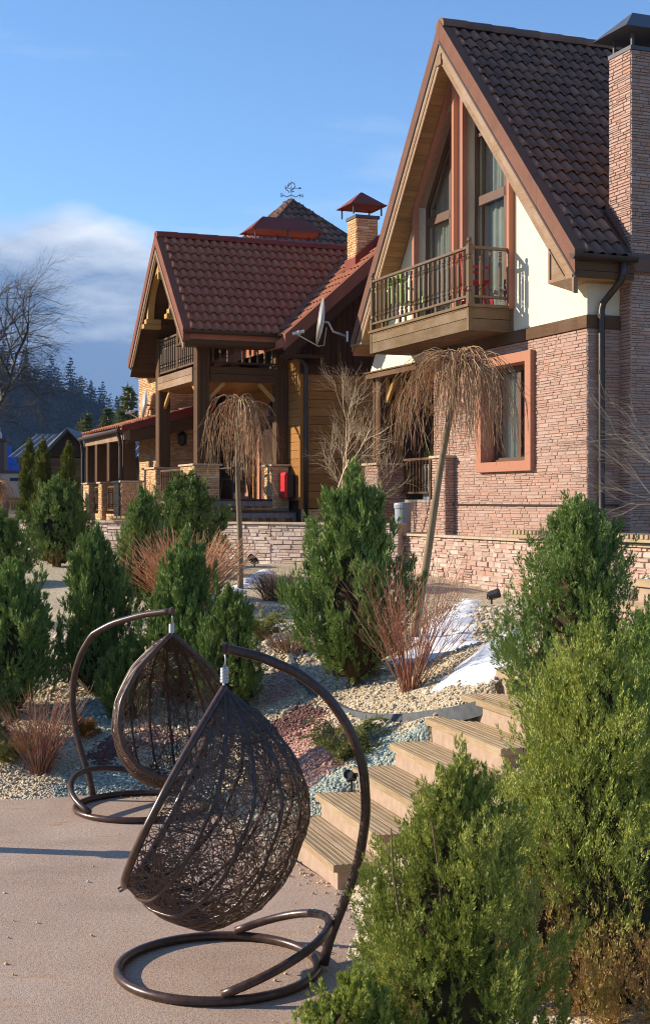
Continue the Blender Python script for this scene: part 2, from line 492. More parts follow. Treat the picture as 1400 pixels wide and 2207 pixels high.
for k in (1, 3, 5, 7, 9, 11):
    p = stair_pt(k, .2); _c.append((p[0], p[1], ST_R*k-.07))
    p = stair_pt(k, -ST_W-.2); _c.append((p[0], p[1], ST_R*k-.22))
_c = np.array(_c)
def _phi(r): return np.where(r > 1e-6, r*r*np.log(np.maximum(r, 1e-6)), 0.0)
_d = np.linalg.norm(_c[:, None, :2]-_c[None, :, :2], axis=2)
_n = len(_c)
_A = np.zeros((_n+3, _n+3)); _A[:_n, :_n] = _phi(_d)+np.eye(_n)*.25
_A[:_n, _n] = 1; _A[:_n, _n+1:] = _c[:, :2]; _A[_n, :_n] = 1; _A[_n+1:, :_n] = _c[:, :2].T
_w = np.linalg.solve(_A, np.concatenate([_c[:, 2], np.zeros(3)]))
def ground_z(x, y):
    x = np.asarray(x, float); y = np.asarray(y, float); sh = x.shape
    P = np.stack([x.ravel(), y.ravel()], 1); o = np.empty(len(P))
    for i in range(0, len(P), 20000):
        q = P[i:i+20000]; r = np.linalg.norm(q[:, None, :]-_c[None, :, :2], axis=2)
        o[i:i+20000] = _phi(r)@_w[:_n]+_w[_n]+q@_w[_n+1:]
    return o.reshape(sh) if sh else float(o[0])
def in_poly(x, y, poly):
    c = np.zeros(x.shape, bool); n = len(poly)
    for i in range(n):
        x0, y0 = poly[i]; x1, y1 = poly[(i+1) % n]
        if y0 == y1: continue
        c ^= ((y0 > y) != (y1 > y)) & (x < (x1-x0)*(y-y0)/(y1-y0)+x0)
    return c
ZONES = [('pink', [(-.46, 10.9), (-.54, 11.73), (-.24, 11.92), (0, 11.82), (.22, 11.), (.14, 10.59), (-.14, 10.48)]),
         ('pink', [(-.61, 13.1), (-.47, 14.1), (-.31, 13.88), (-.32, 12.83), (-.52, 12.63)]),
         ('dark', [(-.54, 11.64), (-.50, 12.21), (-.16, 12.36), (.02, 11.82), (-.24, 11.9)]),
         ('green', [(-.60, 10.4), (-.46, 10.9), (-.14, 10.5), (.14, 10.6), (.24, 10.34), (.35, 10.74), (.71, 10.44), (.73, 10.08), (.2, 9.9), (-.07, 9.8), (-.3, 9.6)]),
         ('green', [(-2.21, 11.4), (-2.17, 12.14), (-1.86, 12.21), (-1.08, 11.8), (-.7, 11.2), (-.5, 10.3), (-1.53, 11.4)]),
         ('dark', [(-2.08, 12.13), (-1.99, 12.7), (-1.69, 12.44), (-1.81, 12.16)]),
         ('pink', [(-1.72, 12.36), (-1.65, 12.81), (-1.3, 12.65), (-1.3, 12.27)]),
         ('green', [(-2.25, 12.86), (-2.44, 14.04), (-2.07, 13.93), (-1.89, 13.0), (-2.02, 12.7)])]
GMAT = {'cream': 0, 'pink': 1, 'green': 2, 'dark': 3}
def zone_of(x, y):
    jx = x+.05*np.sin(y*23+x*9)+.03*np.sin(y*51+4); jy = y+.05*np.sin(x*27+y*7)+.03*np.sin(x*61)
    z = np.zeros(x.shape, int)
    for k, p in ZONES: z[in_poly(jx, jy, p)] = GMAT[k]
    return z
GCOL = {'cream': [(.36, .265, .155), (.54, .44, .29), (.66, .58, .44), (.44, .335, .205), (.60, .49, .33)],
        'pink': [(.42, .21, .15), (.54, .31, .24), (.60, .40, .33), (.48, .25, .19)],
        'green': [(.20, .25, .21), (.34, .40, .34), (.50, .52, .44), (.27, .33, .28), (.42, .45, .38)],
        'dark': [(.11, .055, .05), (.17, .08, .07), (.24, .13, .11), (.14, .07, .06)]}
for k, cols in GCOL.items():
    t = NT('gravel_'+k, .9, .2)
    v = t.voro(46, out='Color'); d = t.voro(46)
    sp = t.n.new('ShaderNodeSeparateColor'); t.l.new(v, sp.inputs[0])
    c = t.steps(sp.outputs[0], cols)
    c = t.val(c, t.math('MULTIPLY_ADD', t.noise(1.2, detail=4), .5, .72))
    t.out(c, t.math('SUBTRACT', 1.0, d), .9, .018)
    t = NT('pebble_'+k, .85, .25)
    t.out(t.val(t.steps(t.rnd(), cols), t.math('MULTIPLY_ADD', t.noise(1.2, detail=4), .4, .8)), t.noise(90, detail=3), .3, .003)

# the sloping gravel bed, fine near the stairs, coarser far off
xs = np.concatenate([np.arange(-14, -4, .5), np.arange(-4, 3.0, .07), np.arange(3.0, 9.01, .4)])
ys = np.concatenate([np.arange(1.5, 9, .25), np.arange(9, 15, .07), np.arange(15, 38, .3)])
X, Y = np.meshgrid(xs, ys)
Z = ground_z(X, Y)+.018*np.sin(X*5.1+Y*3.3)+.012*np.sin(X*9.7-Y*6.1+1)
_p = np.stack([X-ST_O[0], Y-ST_O[1]], -1); _al = _p@ST_V; _ac = _p@ST_U           # hollow under the stairs
_in = (_al > ST_G) & (_al < ST_G*12) & (_ac < -.04) & (_ac > -ST_W+.04)
Z = np.where(_in, np.minimum(Z, ST_R*np.floor(_al/ST_G)-.34), Z)
V = np.stack([X, Y, Z], -1).reshape(-1, 3)
nx, ny = len(xs), len(ys)
I = np.arange(nx*ny).reshape(ny, nx)
F = np.stack([I[:-1, :-1], I[:-1, 1:], I[1:, 1:], I[1:, :-1]], -1).reshape(-1, 4)
me = np_mesh('garden_ground', V, F, 'gravel_cream', True)
for k in ('pink', 'green', 'dark'): me.materials.append(MATS['gravel_'+k])
fc = V[F].mean(1)
me.polygons.foreach_set('material_index', zone_of(fc[:, 0], fc[:, 1]).astype(np.int32))
struct(link('garden_ground', me))

# loose pebbles lying on the bed
PATIO = [(-9, 2.0), (.02, 2.0), (.06, 4.5), (.10, 6.3), (.16, 7.4), (.20, 8.2), (.10, 8.75), (-.06, 9.1), (-.26, 9.55), (-.46, 10.1), (-.66, 10.62), (-.84, 11.08), (-1.05, 11.4), (-1.35, 11.52), (-1.9, 11.56), (-2.6, 11.36), (-4.5, 11.2), (-9, 11.0)]
def pebbles(name, n, x0, x1, y0, y1, size, z):
    x = rng.uniform(x0, x1, n); y = y0+(y1-y0)*rng.random(n)**1.25
    k = ~in_poly(x, y, PATIO) & (zone_of(x+rng.normal(0, .045, n), y+rng.normal(0, .06, n)) == GMAT[z])
    p = np.stack([x, y], 1)-ST_O; al = p@ST_V; ac = p@ST_U
    k &= ~((al > .05) & (al < 3.4) & (ac < .02) & (ac > -ST_W-.02))
    x, y = x[k], y[k]; m = len(x)
    zz = ground_z(x, y)+.018*np.sin(x*5.1+y*3.3)+.012*np.sin(x*9.7-y*6.1+1)
    o = np.array([[1, 0, 0], [-1, 0, 0], [0, 1, 0], [0, -1, 0], [0, 0, 1], [0, 0, -1]], float)
    r = size*(.5+rng.gamma(2.0, .28, (m, 1, 1)))*np.where(y > 14, 1.6, 1.0)[:, None, None]
    P = o[None]*r*rng.uniform(.6, 1.25, (m, 6, 1))+rng.normal(0, 1, (m, 6, 3))*r*.22
    P[:, :, 2] *= .75
    a = rng.uniform(0, 6.28, m); ca, sa = np.cos(a)[:, None], np.sin(a)[:, None]
    P = np.stack([P[:, :, 0]*ca-P[:, :, 1]*sa, P[:, :, 0]*sa+P[:, :, 1]*ca, P[:, :, 2]], -1)
    P += np.stack([x, y, zz+r[:, 0, 0]*.25], -1)[:, None, :]
    f = np.array([[0, 2, 4], [2, 1, 4], [1, 3, 4], [3, 0, 4], [2, 0, 5], [1, 2, 5], [3, 1, 5], [0, 3, 5]])
    FF = (f[None]+(np.arange(m)*6)[:, None, None]).reshape(-1, 3)
    o_ = stuff(link(name, np_mesh(name, P.reshape(-1, 3), FF, 'pebble_'+z)))
    return o_
tag(pebbles('cream_gravel', 52000, -3.2, 3.0, 8.6, 19, .0125, 'cream'), 'loose cream coloured gravel spread over the sloping garden bed', 'gravel')
tag(pebbles('pink_gravel', 26000, -1.8, .3, 10.3, 14.2, .0105, 'pink'), 'loose salmon pink gravel in bands across the slope', 'gravel')
tag(pebbles('green_gravel', 34000, -2.5, .8, 9.5, 14.1, .0105, 'green'), 'loose grey green gravel along the foot of the slope', 'gravel')
tag(pebbles('dark_gravel', 16000, -2.1, .1, 11.6, 12.8, .0105, 'dark'), 'loose dark red gravel beside the pink gravel bands', 'gravel')

def strays():
    n = 260; e = np.array(PATIO[1:14]); k = rng.integers(0, len(e)-1, n); t_ = rng.random(n)[:, None]
    p = e[k]*(1-t_)+e[k+1]*t_; p[:, 0] -= rng.exponential(.10, n); p[:, 1] -= rng.exponential(.05, n)
    p[:24] = np.stack([rng.uniform(-2.2, 0, 24), rng.uniform(6.2, 11, 24)], 1)
    o = np.array([[1, 0, 0], [-1, 0, 0], [0, 1, 0], [0, -1, 0], [0, 0, .7], [0, 0, -.7]], float)
    P = o[None]*rng.uniform(.006, .014, (n, 1, 1))*rng.uniform(.6, 1.2, (n, 6, 1))+np.concatenate([p, np.full((n, 1), .006)], 1)[:, None, :]
    f = np.array([[0, 2, 4], [2, 1, 4], [1, 3, 4], [3, 0, 4], [2, 0, 5], [1, 2, 5], [3, 1, 5], [0, 3, 5]])
    return np_mesh('stray_gravel', P.reshape(-1, 3), (f[None]+(np.arange(n)*6)[:, None, None]).reshape(-1, 3), 'pebble_cream')
tag(stuff(link('stray_gravel', strays())), 'stray pebbles spilled over the edge of the patio', 'gravel')

# the patio slab
t = NT('patio_concrete', .85, .25)
n = t.noise(.8, detail=6, rough=.65); n2 = t.noise(48, detail=5, rough=.75); n3 = t.noise(7, detail=7, rough=.72); n4 = t.noise(150, detail=3)
c = t.mix(t.ramp(n, .32, .68), (.44, .30, .22), (.60, .44, .335))
c = t.mix(t.math('MULTIPLY', t.ramp(n3, .44, .70), .50), c, (.52, .42, .34))
c = t.mix(t.math('MULTIPLY', t.ramp(n2, .46, .62), .55), c, (.24, .155, .11))
c = t.mix(t.math('MULTIPLY', t.ramp(t.noise(64, detail=4, rough=.8, off=(3, 1, 0)), .58, .68), .55), c, (.62, .53, .44))
rust = t.math('MULTIPLY', t.ramp(t.noise(2.2, (1, 3.0, 1), 5, .6, (1.7, .4, 0), dist=1.2), .57, .70), t.ramp(t.noise(.8, detail=3), .46, .60))
c = t.mix(t.math('MULTIPLY', rust, .6), c, (.40, .19, .055))
c = t.mix(t.math('MULTIPLY', t.ramp(t.noise(.55, (1, 2.2, 1), 4, .5, (5, 2, 0)), .52, .70), .40), c, (.25, .175, .135))
t.out(c, t.math('ADD', n4, t.math('MULTIPLY', n2, 1.2)), .7, .008)
mb = MB(); mb.prism([PATIO], lambda u, w, q: (u, w, q), -.14, 0.0)
struct(mb.build('patio', 'patio_concrete'))

# upper terrace behind the retaining walls and the valley floor
simple('soil_grass', (.14, .115, .06), .35, .7, .95, bump=.6, bscale=8, bdist=.03, col2=(.20, .17, .085))
simple('paving', (.36, .31, .26), .2, 2, .85)
wall_a0 = h1(-.30, -2.6, 0); wall_a1 = h1(-.30, 5.9, 0)
WB = [(1.30, 24.75), (-1.0, 26.2), (-2.1, 27.0), (-4.4, 28.5), (-7.2, 30.6), (-14, 35.0)]
poly = [(wall_a0.x+.2, wall_a0.y), (wall_a1.x+.2, wall_a1.y)]+[(x+.15, y+.15) for x, y in WB[1:]]+[(-60, 60), (-900, 900), (-900, 1600), (1500, 1600), (1500, 10), (12, 10)]
mb = MB(); mb.prism([poly], lambda u, w, q: (u, w, q), 1.2, 1.86)
struct(mb.build('terrace_ground', 'soil_grass'))
mb = MB(); mb.add([(-2500, -400, -.3), (2500, -400, -.3), (2500, 2500, -.3), (-2500, 2500, -.3)], [(0, 1, 2, 3)])
struct(mb.build('ground', 'soil_grass'))

# ------------------------------------------------------------------ stone facing
class Facing:
    """gathers the stones of one thing; emit() makes the 300 that show largest parts of their own and joins the rest"""
    def __init__(s): s.st = []
    def rect(s, p0, du, dn, L, z0, z1, sl=.25, ch=.048, holes=(), weight=1.0, prot=(.003, .013), gap=.0025, joff=0.0):
        p0 = Vector(p0); du = Vector(du).normalized(); dn = Vector(dn).normalized()
        z = z0
        while z < z1-.012:
            h = min(ch*random.uniform(.75, 1.25), z1-z)
            if z1-z-h < .02: h = z1-z
            x = 0.0; first = True
            while x < L-.01:
                l = sl*random.uniform(.45, 1.45)
                if first: l *= random.uniform(.3, 1); first = False
                if L-x-l < sl*.3: l = L-x
                xa, xb = x, min(x+l, L)
                segs = [(xa, xb)]
                for (h0, h1_, k0, k1) in holes:
                    if z+h*.5 > k0 and z+h*.5 < k1:
                        out = []
                        for a, b in segs:
                            if b <= h0 or a >= h1_: out.append((a, b)); continue
                            if a < h0: out.append((a, h0))
                            if b > h1_: out.append((h1_, b))
                        segs = out
                for a, b in segs:
                    if b-a < .015: continue
                    if h > ch*.9 and random.random() < .25:
                        hs = [(z, z+h*.5), (z+h*.5, z+h)]
                    else: hs = [(z, z+h)]
                    for za, zb in hs: s.stone(p0, du, dn, a+gap/2, b-gap/2, za+gap/2, zb-gap/2, random.uniform(*prot), weight)
                x += l
            z += h
    def stone(s, p0, du, dn, a, b, za, zb, d, weight):
        up = Vector((0, 0, 1)); i = min(.008, (zb-za)*.16, (b-a)*.16)
        j = lambda: random.uniform(-.35, .35)*i
        bk = [p0+du*a+up*za, p0+du*b+up*za, p0+du*b+up*zb, p0+du*a+up*zb]
        bk = [p-dn*.01 for p in bk]
        fr = [p0+du*(a+i+j())+up*(za+i+j())+dn*d*random.uniform(.75, 1.15), p0+du*(b-i+j())+up*(za+i+j())+dn*d*random.uniform(.75, 1.15),
              p0+du*(b-i+j())+up*(zb-i+j())+dn*d*random.uniform(.75, 1.15), p0+du*(a+i+j())+up*(zb-i+j())+dn*d*random.uniform(.75, 1.15)]
        s.st.append(((b-a)*(zb-za)*weight, bk+fr))
    FACES = [(4, 5, 6, 7), (0, 1, 5, 4), (1, 2, 6, 5), (2, 3, 7, 6), (3, 0, 4, 7)]
    def emit(s, parent, mat, limit=300, name='stone'):
        s.st.sort(key=lambda q: -q[0])
        for sc, v in s.st[:limit]:
            c = sum((Vector(p) for p in v), Vector())/8
            me = bpy.data.meshes.new(name); me.from_pydata([tuple(Vector(p)-c) for p in v], [], s.FACES)
            me.materials.append(MATS[mat])
            o = link(name, me, parent); o.location = c-Vector((0, 0, parent.get('_dz', 0.0)))
        rest = s.st[limit:]
        if rest:
            mb = MB()
            for sc, v in rest: mb.add(v, s.FACES)
            me = bpy.data.meshes.new(name+'_facing'); me.from_pydata(mb.v, [], mb.f); me.materials.append(MATS[mat])
            o = stuff(link(name+'_facing', me, parent))

def stone_wall(name, pts, z0s, z1, mat, mortar, label, sl, ch, cap=.05, capmat='stair_plank', limit=300, thick=.28):
    base = Vector((pts[0][0], pts[0][1], min(z0s)))
    e = empty(name, base, 0, True); tag(e, label, 'wall')
    e['_dz'] = base.z; e['kind'] = 'thing'
    fc = Facing(); core = MB(); cp = []
    o2 = Vector((base.x, base.y, 0))
    for i in range(len(pts)-1):
        p = Vector((*pts[i], 0))-o2; q = Vector((*pts[i+1], 0))-o2; d = (q-p); L = d.length; d.normalize()
        n = Vector((d.y, -d.x, 0))
        if n.y > 0: n = -n
        zz = min(z0s[i], z0s[i+1])-.2
        bk = [p, q, q-n*thick, p-n*thick]
        core.add([(*v.xy, zz) for v in bk]+[(*v.xy, z1) for v in bk], [(0, 1, 2, 3), (4, 5, 6, 7), (0, 1, 5, 4), (1, 2, 6, 5), (2, 3, 7, 6), (3, 0, 4, 7)])
        fc.rect(p+Vector((0, 0, 0)), d, n, L, zz, z1, sl, ch, prot=(.008, .036), gap=.006, weight=1.0)
        m = max(1, int(L/.9))
        for k in range(m):
            a = p+d*(L*k/m+.003); b = p+d*(L*(k+1)/m-.003)
            b4 = [a+n*.07, b+n*.07, b-n*(thick+.02), a-n*(thick+.02)]
            mb = MB(); mb.add([(*v.xy, z1+.002) for v in b4]+[(*v.xy, z1+cap) for v in b4], [(0, 1, 2, 3), (4, 5, 6, 7), (0, 1, 5, 4), (1, 2, 6, 5), (2, 3, 7, 6), (3, 0, 4, 7)])
            mb.build('coping', capmat, e)
    core.build('wall_core', mortar, e)
    fc.emit(e, mat, limit)
    return e
simple('coping_stone', (.46, .36, .25), .2, 6, .85)
stone_wall('retaining_wall', [(wall_a0.x, wall_a0.y), (wall_a1.x, wall_a1.y)], [.95, 1.15], 1.83, 'stone_wall', 'mortar_pale',
           'pinkish stone faced retaining wall below the big stone house on the right', .22, .072, .04, 'coping_stone')
stone_wall('retaining_wall', WB[:4]+[WB[4], WB[5]], [1.15, 1.2, 1.25, 1.25, 1.0, .9], 2.01, 'stone_wall_pale', 'mortar_pale',
           'pale stone faced retaining wall below the timber house', .22, .075, .04, 'coping_stone')

# ------------------------------------------------------------------ garden stairs
def stairs(label, o, vdir, udir, width, run, rise, n, planks):
    """n steps going up along vdir from o; the width runs along -udir"""
    e = empty('garden_stairs', (o[0], o[1], o[2]), math.atan2(vdir[1], vdir[0])); tag(e, label, 'stairs')
    th = .045; nose = .035
    for k in range(1, n+1):
        x0 = (k-1)*run+run; z = rise*k
        x0 = k*run                                            # nosing line of step k
        mb = MB(); mb.box(x0+nose, x0+nose+run+.06, -width+.03, -.03, z-rise-.25, z-th-.002)
        mb.build('riser', 'riser_plaster', e, bevel=.006)
        w = (run+nose+.005)/planks
        for j in range(planks):
            a = x0+j*w
            me = bpy.data.meshes.new('tread_plank')
            mb = MB(); mb.box(0, w-.006, -width, 0, -th, 0)
            for g in range(4):                                # shallow grip grooves between ribs
                q = (w-.006)*(g+.5)/4
                mb.box(q-.006, q+.006, -width+.001, -.001, -.001, .0035)
            ob = mb.build('tread_plank', 'stair_plank', e); ob.location = (a, 0, z+random.uniform(-.002, .002))
    return e
stairs('flight of timber topped stairs rising to the right behind the hanging chairs', (ST_O[0], ST_O[1], 0), ST_V, ST_U, ST_W, ST_G, ST_R, 11, 2)
stairs('short flight of timber topped steps below the pale wall, between junipers', (-4.55, 20.4, .62), HV, HU, .9, .32, .15, 5, 2)
# ------------------------------------------------------------------ shared building parts
def P_ba(b0): return lambda u, w, q: (q, u, w)                 # outline in (a, z), thickness along b
def tile_mesh(name, w, g, mat, amp=.050, nu=10, lift=.042):
    """one wave of a tile: a thin shell whose lower lip stands open over the course below"""
    v = []; f = []
    for i in range(nu+1):
        x = w*1.04*i/nu; ph = i/nu
        h = amp*(math.sin(math.pi*min(1, ph/.70))**.85 if ph < .70 else -.14*math.sin(math.pi*(ph-.70)/.30))
        v += [(x, .0, h+lift-.010), (x, -.003, h+lift), (x, g*.5, h+lift*.62), (x, g+.03, h+.004)]
    for i in range(nu):
        a = i*4; b = a+4
        f += [(a, b, b+1, a+1), (a+1, b+1, b+2, a+2), (a+2, b+2, b+3, a+3)]
    me = bpy.data.meshes.new(name); me.from_pydata(v, [], f); me.materials.append(MATS[mat])
    me.polygons.foreach_set('use_smooth', [i % 3 != 0 for i in range(len(f))])
    return me
def roof_tiles(parent, o, along, up, nrm, L, H, mat, w=.186, g=.288, keep=None, limit=300, near=(0, 0, 0)):
    """courses of tiles on the slope with corner o; along and up are unit vectors, in the parent's own frame"""
    along = Vector(along).normalized(); up = Vector(up).normalized(); nrm = Vector(nrm).normalized()
    me = tile_mesh('roof_tile', w, g, mat)
    tl = []
    for r_ in range(int(H/g+.6)):
        for c in range(int(L/w+.5)):
            s, t_ = c*w, r_*g
            if t_+g > H+.05: continue
            if keep and not keep(s+w/2, t_+g/2): continue
            p = Vector(o)+along*s+up*t_
            tl.append(((p-Vector(near)).length, p))
    tl.sort(key=lambda q: q[0])
    M = Matrix((along, up, nrm)).transposed().to_4x4()
    rest = MB(); src = [v.co.copy() for v in me.vertices]; fs = [tuple(q.vertices) for q in me.polygons]
    for i, (d, p) in enumerate(tl):
        jit = Vector((random.uniform(-.003, .003), random.uniform(-.004, .004), random.uniform(-.003, .004)))
        m = Matrix.Translation(p) @ M @ Matrix.Translation(jit) @ Matrix.Rotation(random.uniform(-.014, .014), 4, 'Z') @ Matrix.Rotation(random.uniform(-.012, .012), 4, 'X')
        if i < limit:
            ob = bpy.data.objects.new('roof_tile', me); COL.objects.link(ob); ob.parent = parent
            ob.matrix_local = Matrix.Translation((0, 0, -parent.get('_dz', 0.0))) @ m
        else: rest.add([m @ q for q in src], fs)
    if rest.v:
        q = bpy.data.meshes.new('roof_tile_field'); q.from_pydata(rest.v, [], rest.f); q.materials.append(MATS[mat])
        q.polygons.foreach_set('use_smooth', [i % 3 != 0 for i in range(len(q.polygons))])
        stuff(link('roof_tile_field', q, parent))
def baluster_mesh(h, mat, r=.026):
    mb = MB()
    mb.lathe([(r*1.1, 0), (r*1.1, h*.10), (r*.55, h*.12), (r*1.15, h*.16), (r*.6, h*.21), (r*1.1, h*.26), (r*1.1, h*.74), (r*.6, h*.79), (r*1.15, h*.84), (r*.55, h*.88), (r*1.1, h*.90), (r*1.1, h)], n=8)
    return mb.mesh('baluster', mat)
def rail_run(parent, p, q, z0, z1, n, bm, railmat, rw=.07, ends=(.5, .5)):
    """n balusters between p and q with a top and a bottom rail"""
    p = Vector(p); q = Vector(q)
    for nm, z, h in (('handrail', z1, .045), ('bottom_rail', z0, .04)):
        mb = MB(); mb.beam((*p.xy, z), (*q.xy, z), rw, h); mb.build(nm, railmat, parent, bevel=.006)
    for i in range(n):
        c = p.lerp(q, (i+ends[0])/(n-1+ends[0]+ends[1]))
        ob = link('baluster', bm, parent); ob.location = (c.x, c.y, z0+.02-parent.get('_dz', 0)); ob.rotation_euler.z = random.random()*.3
def newel(parent, x, y, z0, z1, mat, s=.085):
    mb = MB(); h = z1-z0
    mb.box(x-s/2, x+s/2, y-s/2, y+s/2, z0, z0+h*.18)
    mb.lathe([(s*.36, h*.18), (s*.56, h*.21), (s*.36, h*.26)], (x, y, z0), 10)
    mb.box(x-s*.46, x+s*.46, y-s*.46, y+s*.46, z0+h*.26, z0+h*.66)
    mb.lathe([(s*.36, h*.66), (s*.56, h*.70), (s*.36, h*.74)], (x, y, z0), 10)
    mb.box(x-s/2, x+s/2, y-s/2, y+s/2, z0+h*.74, z0+h*.88)
    mb.lathe([(s*.62, h*.88), (s*.62, h*.895), (s*.26, h*.91), (s*.30, h*.92), (s*.50, h*.945), (s*.50, h*.965), (s*.34, h*.99), (s*.05, h)], (x, y, z0), 12)
    return mb.build('newel_post', mat, parent)
def boards_y(parent, name, mat, x0, x1, y0, y1, z0, z1, w, gap=.006):
    """boards lying along y, stacked in z"""
    n = max(1, round((z1-z0)/w)); w = (z1-z0)/n
    for i in range(n):
        mb = MB(); mb.box(x0, x1, y0, y1, z0+i*w+gap/2, z0+(i+1)*w-gap/2); mb.build(name, mat, parent, bevel=.004)
def boards_x(parent, name, mat, x0, x1, y0, y1, z0, z1, w, gap=.006):
    boards_y(parent, name, mat, x0, x1, y0, y1, z0, z1, w, gap)
def window(parent, outline, b, mat, bars, name='window', fw=.055, depth=.06, panes=True, curtain=None):
    """outline and bars in (a, z); the frame is one mesh, each pane its child"""
    cx = sum(p[0] for p in outline)/len(outline); cz = sum(p[1] for p in outline)/len(outline)
    inner = inset(outline, fw)
    mb = MB(); mb.prism([outline, inner], lambda u, w, q: (q, u, w), b-depth/2, b+depth/2)
    for (p, q, wd) in bars: mb.beam((b, *p), (b, *q), depth*.92, wd, up=(0, 0, 1) if abs(p[1]-q[1]) < .01 else (0, 1, 0))
    fr = mb.build(name, mat, parent)
    return fr, inner
def inset(poly, d):
    n = len(poly); area = sum(poly[i][0]*poly[(i+1) % n][1]-poly[(i+1) % n][0]*poly[i][1] for i in range(n))
    s = 1 if area > 0 else -1; out = []
    for i in range(n):
        p0, p1, p2 = (Vector(poly[i-1]), Vector(poly[i]), Vector(poly[(i+1) % n]))
        d1 = (p1-p0).normalized(); d2 = (p2-p1).normalized()
        n1 = Vector((-d1.y, d1.x))*s; n2 = Vector((-d2.y, d2.x))*s
        bi = (n1+n2); k = d/max(.2, (1+n1.dot(n2))/1)
        out.append(tuple(p1+bi*k))
    return out
def pane(parent, poly, b, tilt=0.0):
    mb = MB(); mb.prism([poly], lambda u, w, q: (q+tilt*(w-poly[0][1]), u, w), b-.006, b+.006)
    return mb.build('pane', 'glass', parent, )
def curtain(parent, a0, a1, z0, z1, b, waves=9):
    n = waves*8; v = []; f = []
    for i in range(n+1):
        a = a0+(a1-a0)*i/n; d = .03*math.sin(i/8*2*math.pi)+.012*math.sin(i*.37)
        v += [(b+d, a, z0), (b+d*.7, a, z1)]
    for i in range(n): f.append((2*i, 2*i+2, 2*i+3, 2*i+1))
    me = bpy.data.meshes.new('curtain'); me.from_pydata(v, [], f); me.materials.append(MATS['curtain'])
    me.polygons.foreach_set('use_smooth', [True]*n)
    return link('curtain', me, parent)

# ------------------------------------------------------------------ the stone house on the right
H = empty('stone_house', (H1O.x, H1O.y, 1.86), HA, True)
tag(H, 'tall stone and cream stucco house with a steep brown tiled gable and balcony', 'house')
AP = (3.84, 10.42); RS = 1.074; LS = 1.308
def zr(a): return AP[1]-(AP[0]-a)*RS
def zl(a): return AP[1]-(a-AP[0])*LS
aR, aL = -.36, 7.62
o1 = .42
# stone walls
fc = Facing()
fc.rect((0, 4.9, 0), (0, -1, 0), (-1, 0, 0), 4.9, 1.86, 4.90, .25, .050, holes=[(4.9-3.2, 4.9-1.44, 2.9, 4.74), (.0, .42, 1.86, 3.2)], weight=1.0)
fc.rect((0, 0, 0), (1, 0, 0), (0, -1, 0), .545, 1.86, 4.90, .22, .05, weight=.35)
fc.rect((.545, .27, 0), (0, -1, 0), (-1, 0, 0), .55, 1.86, 8.86, .2, .05, weight=.8)
fc.rect((.545, -.28, 0), (1, 0, 0), (0, -1, 0), 1.05, 1.86, 8.86, .22, .05, weight=.5)
fc.rect((-.19, 4.58, 0), (0, -1, 0), (-1, 0, 0), .48, 1.86, 3.17, .2, .05, weight=.9)
fc.rect((-.19, 4.10, 0), (1, 0, 0), (0, -1, 0), .18, 1.86, 3.17, .16, .05, weight=.4)
fc.rect((.0, 7.9, 0), (0, -1, 0), (-1, 0, 0), .6, 1.86, 3.13, .2, .05, weight=.6)
fc.rect((.0, 7.3, 0), (1, 0, 0), (0, -1, 0), .6, 1.86, 3.13, .22, .05, weight=.5)
fc.rect((.45, 7.3, 0), (0, -1, 0), (-1, 0, 0), 2.5, 1.86, 2.42, .22, .05, weight=.4)
fc.emit(H, 'stone_pink')
mb = MB()
mb.prism([[(0, 1.6), (0, 4.9), (4.9, 4.9), (4.9, 1.6)], [(1.5, 2.96), (3.14, 2.96), (3.14, 4.68), (1.5, 4.68)]], lambda u, w, q: (q, u, w), .005, .30)
mb.box(.005, 8, .005, .30, 1.6, 5.6); mb.box(.46, 8, 4.6, 7.3, 1.6, 2.42); mb.box(.012, .59, 7.31, 7.89, 1.6, 3.13)
mb.box(-.18, .0, 4.11, 4.57, 1.6, 3.17)
mb.build('wall', 'mortar', H)
mb = MB(); mb.box(.555, 1.585, -.27, .26, 1.6, 8.86); mb.build('chimney_stack', 'mortar', H)
# pillar caps
for (x0, x1, y0, y1, z) in ((-.24, .0, 4.05, 4.63, 3.172), (-.06, .66, 7.24, 7.96, 3.132)):
    mb = MB(); mb.box(x0, x1, y0, y1, z, z+.045); mb.build('pillar_cap', 'coping_stone', H, bevel=.008)
# stucco gable wall with the window openings
WL = [(5.50, 5.50), (5.50, 7.70), (4.04, 9.56), (4.04, 5.50)]
WR = [(3.64, 5.50), (3.64, 9.26), (2.16, 7.62), (2.16, 5.50)]
gab = [(0.004, 5.09), (0.004, zr(0)-.5), (AP[0], AP[1]-.55), (7.66, zl(7.66)-.5), (7.66, 4.93), (4.9, 4.93), (4.9, 5.09)]
mb = MB(); mb.prism([gab, WL, WR], lambda u, w, q: (q, u, w), .0, .26)
mb.box(.004, .545, .0, .2, 5.10, 5.62)
mb.build('stucco_wall', 'stucco_cream', H)
mb = MB(); mb.box(-.035, .3, -.035, 4.62, 4.905, 5.09); mb.box(-.036, .54, -.036, .2, 4.906, 5.089)
mb.build('band_board', 'wood_brown_y', H, bevel=.006)
# terracotta surrounds standing proud of the wall
for nm, q in (('L', WL), ('R', WR)):
    out_ = inset(q, -.085)
    out_ = [(a, max(z, 5.44)) for a, z in out_]
    mb = MB(); mb.prism([out_, q], lambda u, w, t_: (t_, u, w), -.10, .16); mb.build('window_surround', 'terracotta', H, bevel=.008)
mb = MB(); mb.prism([[(1.44, 2.9), (3.2, 2.9), (3.2, 4.74), (1.44, 4.74)], [(1.62, 3.06), (3.02, 3.06), (3.02, 4.58), (1.62, 4.58)]], lambda u, w, t_: (t_, u, w), -.09, .17)
mb.build('window_surround', 'terracotta', H, bevel=.01)
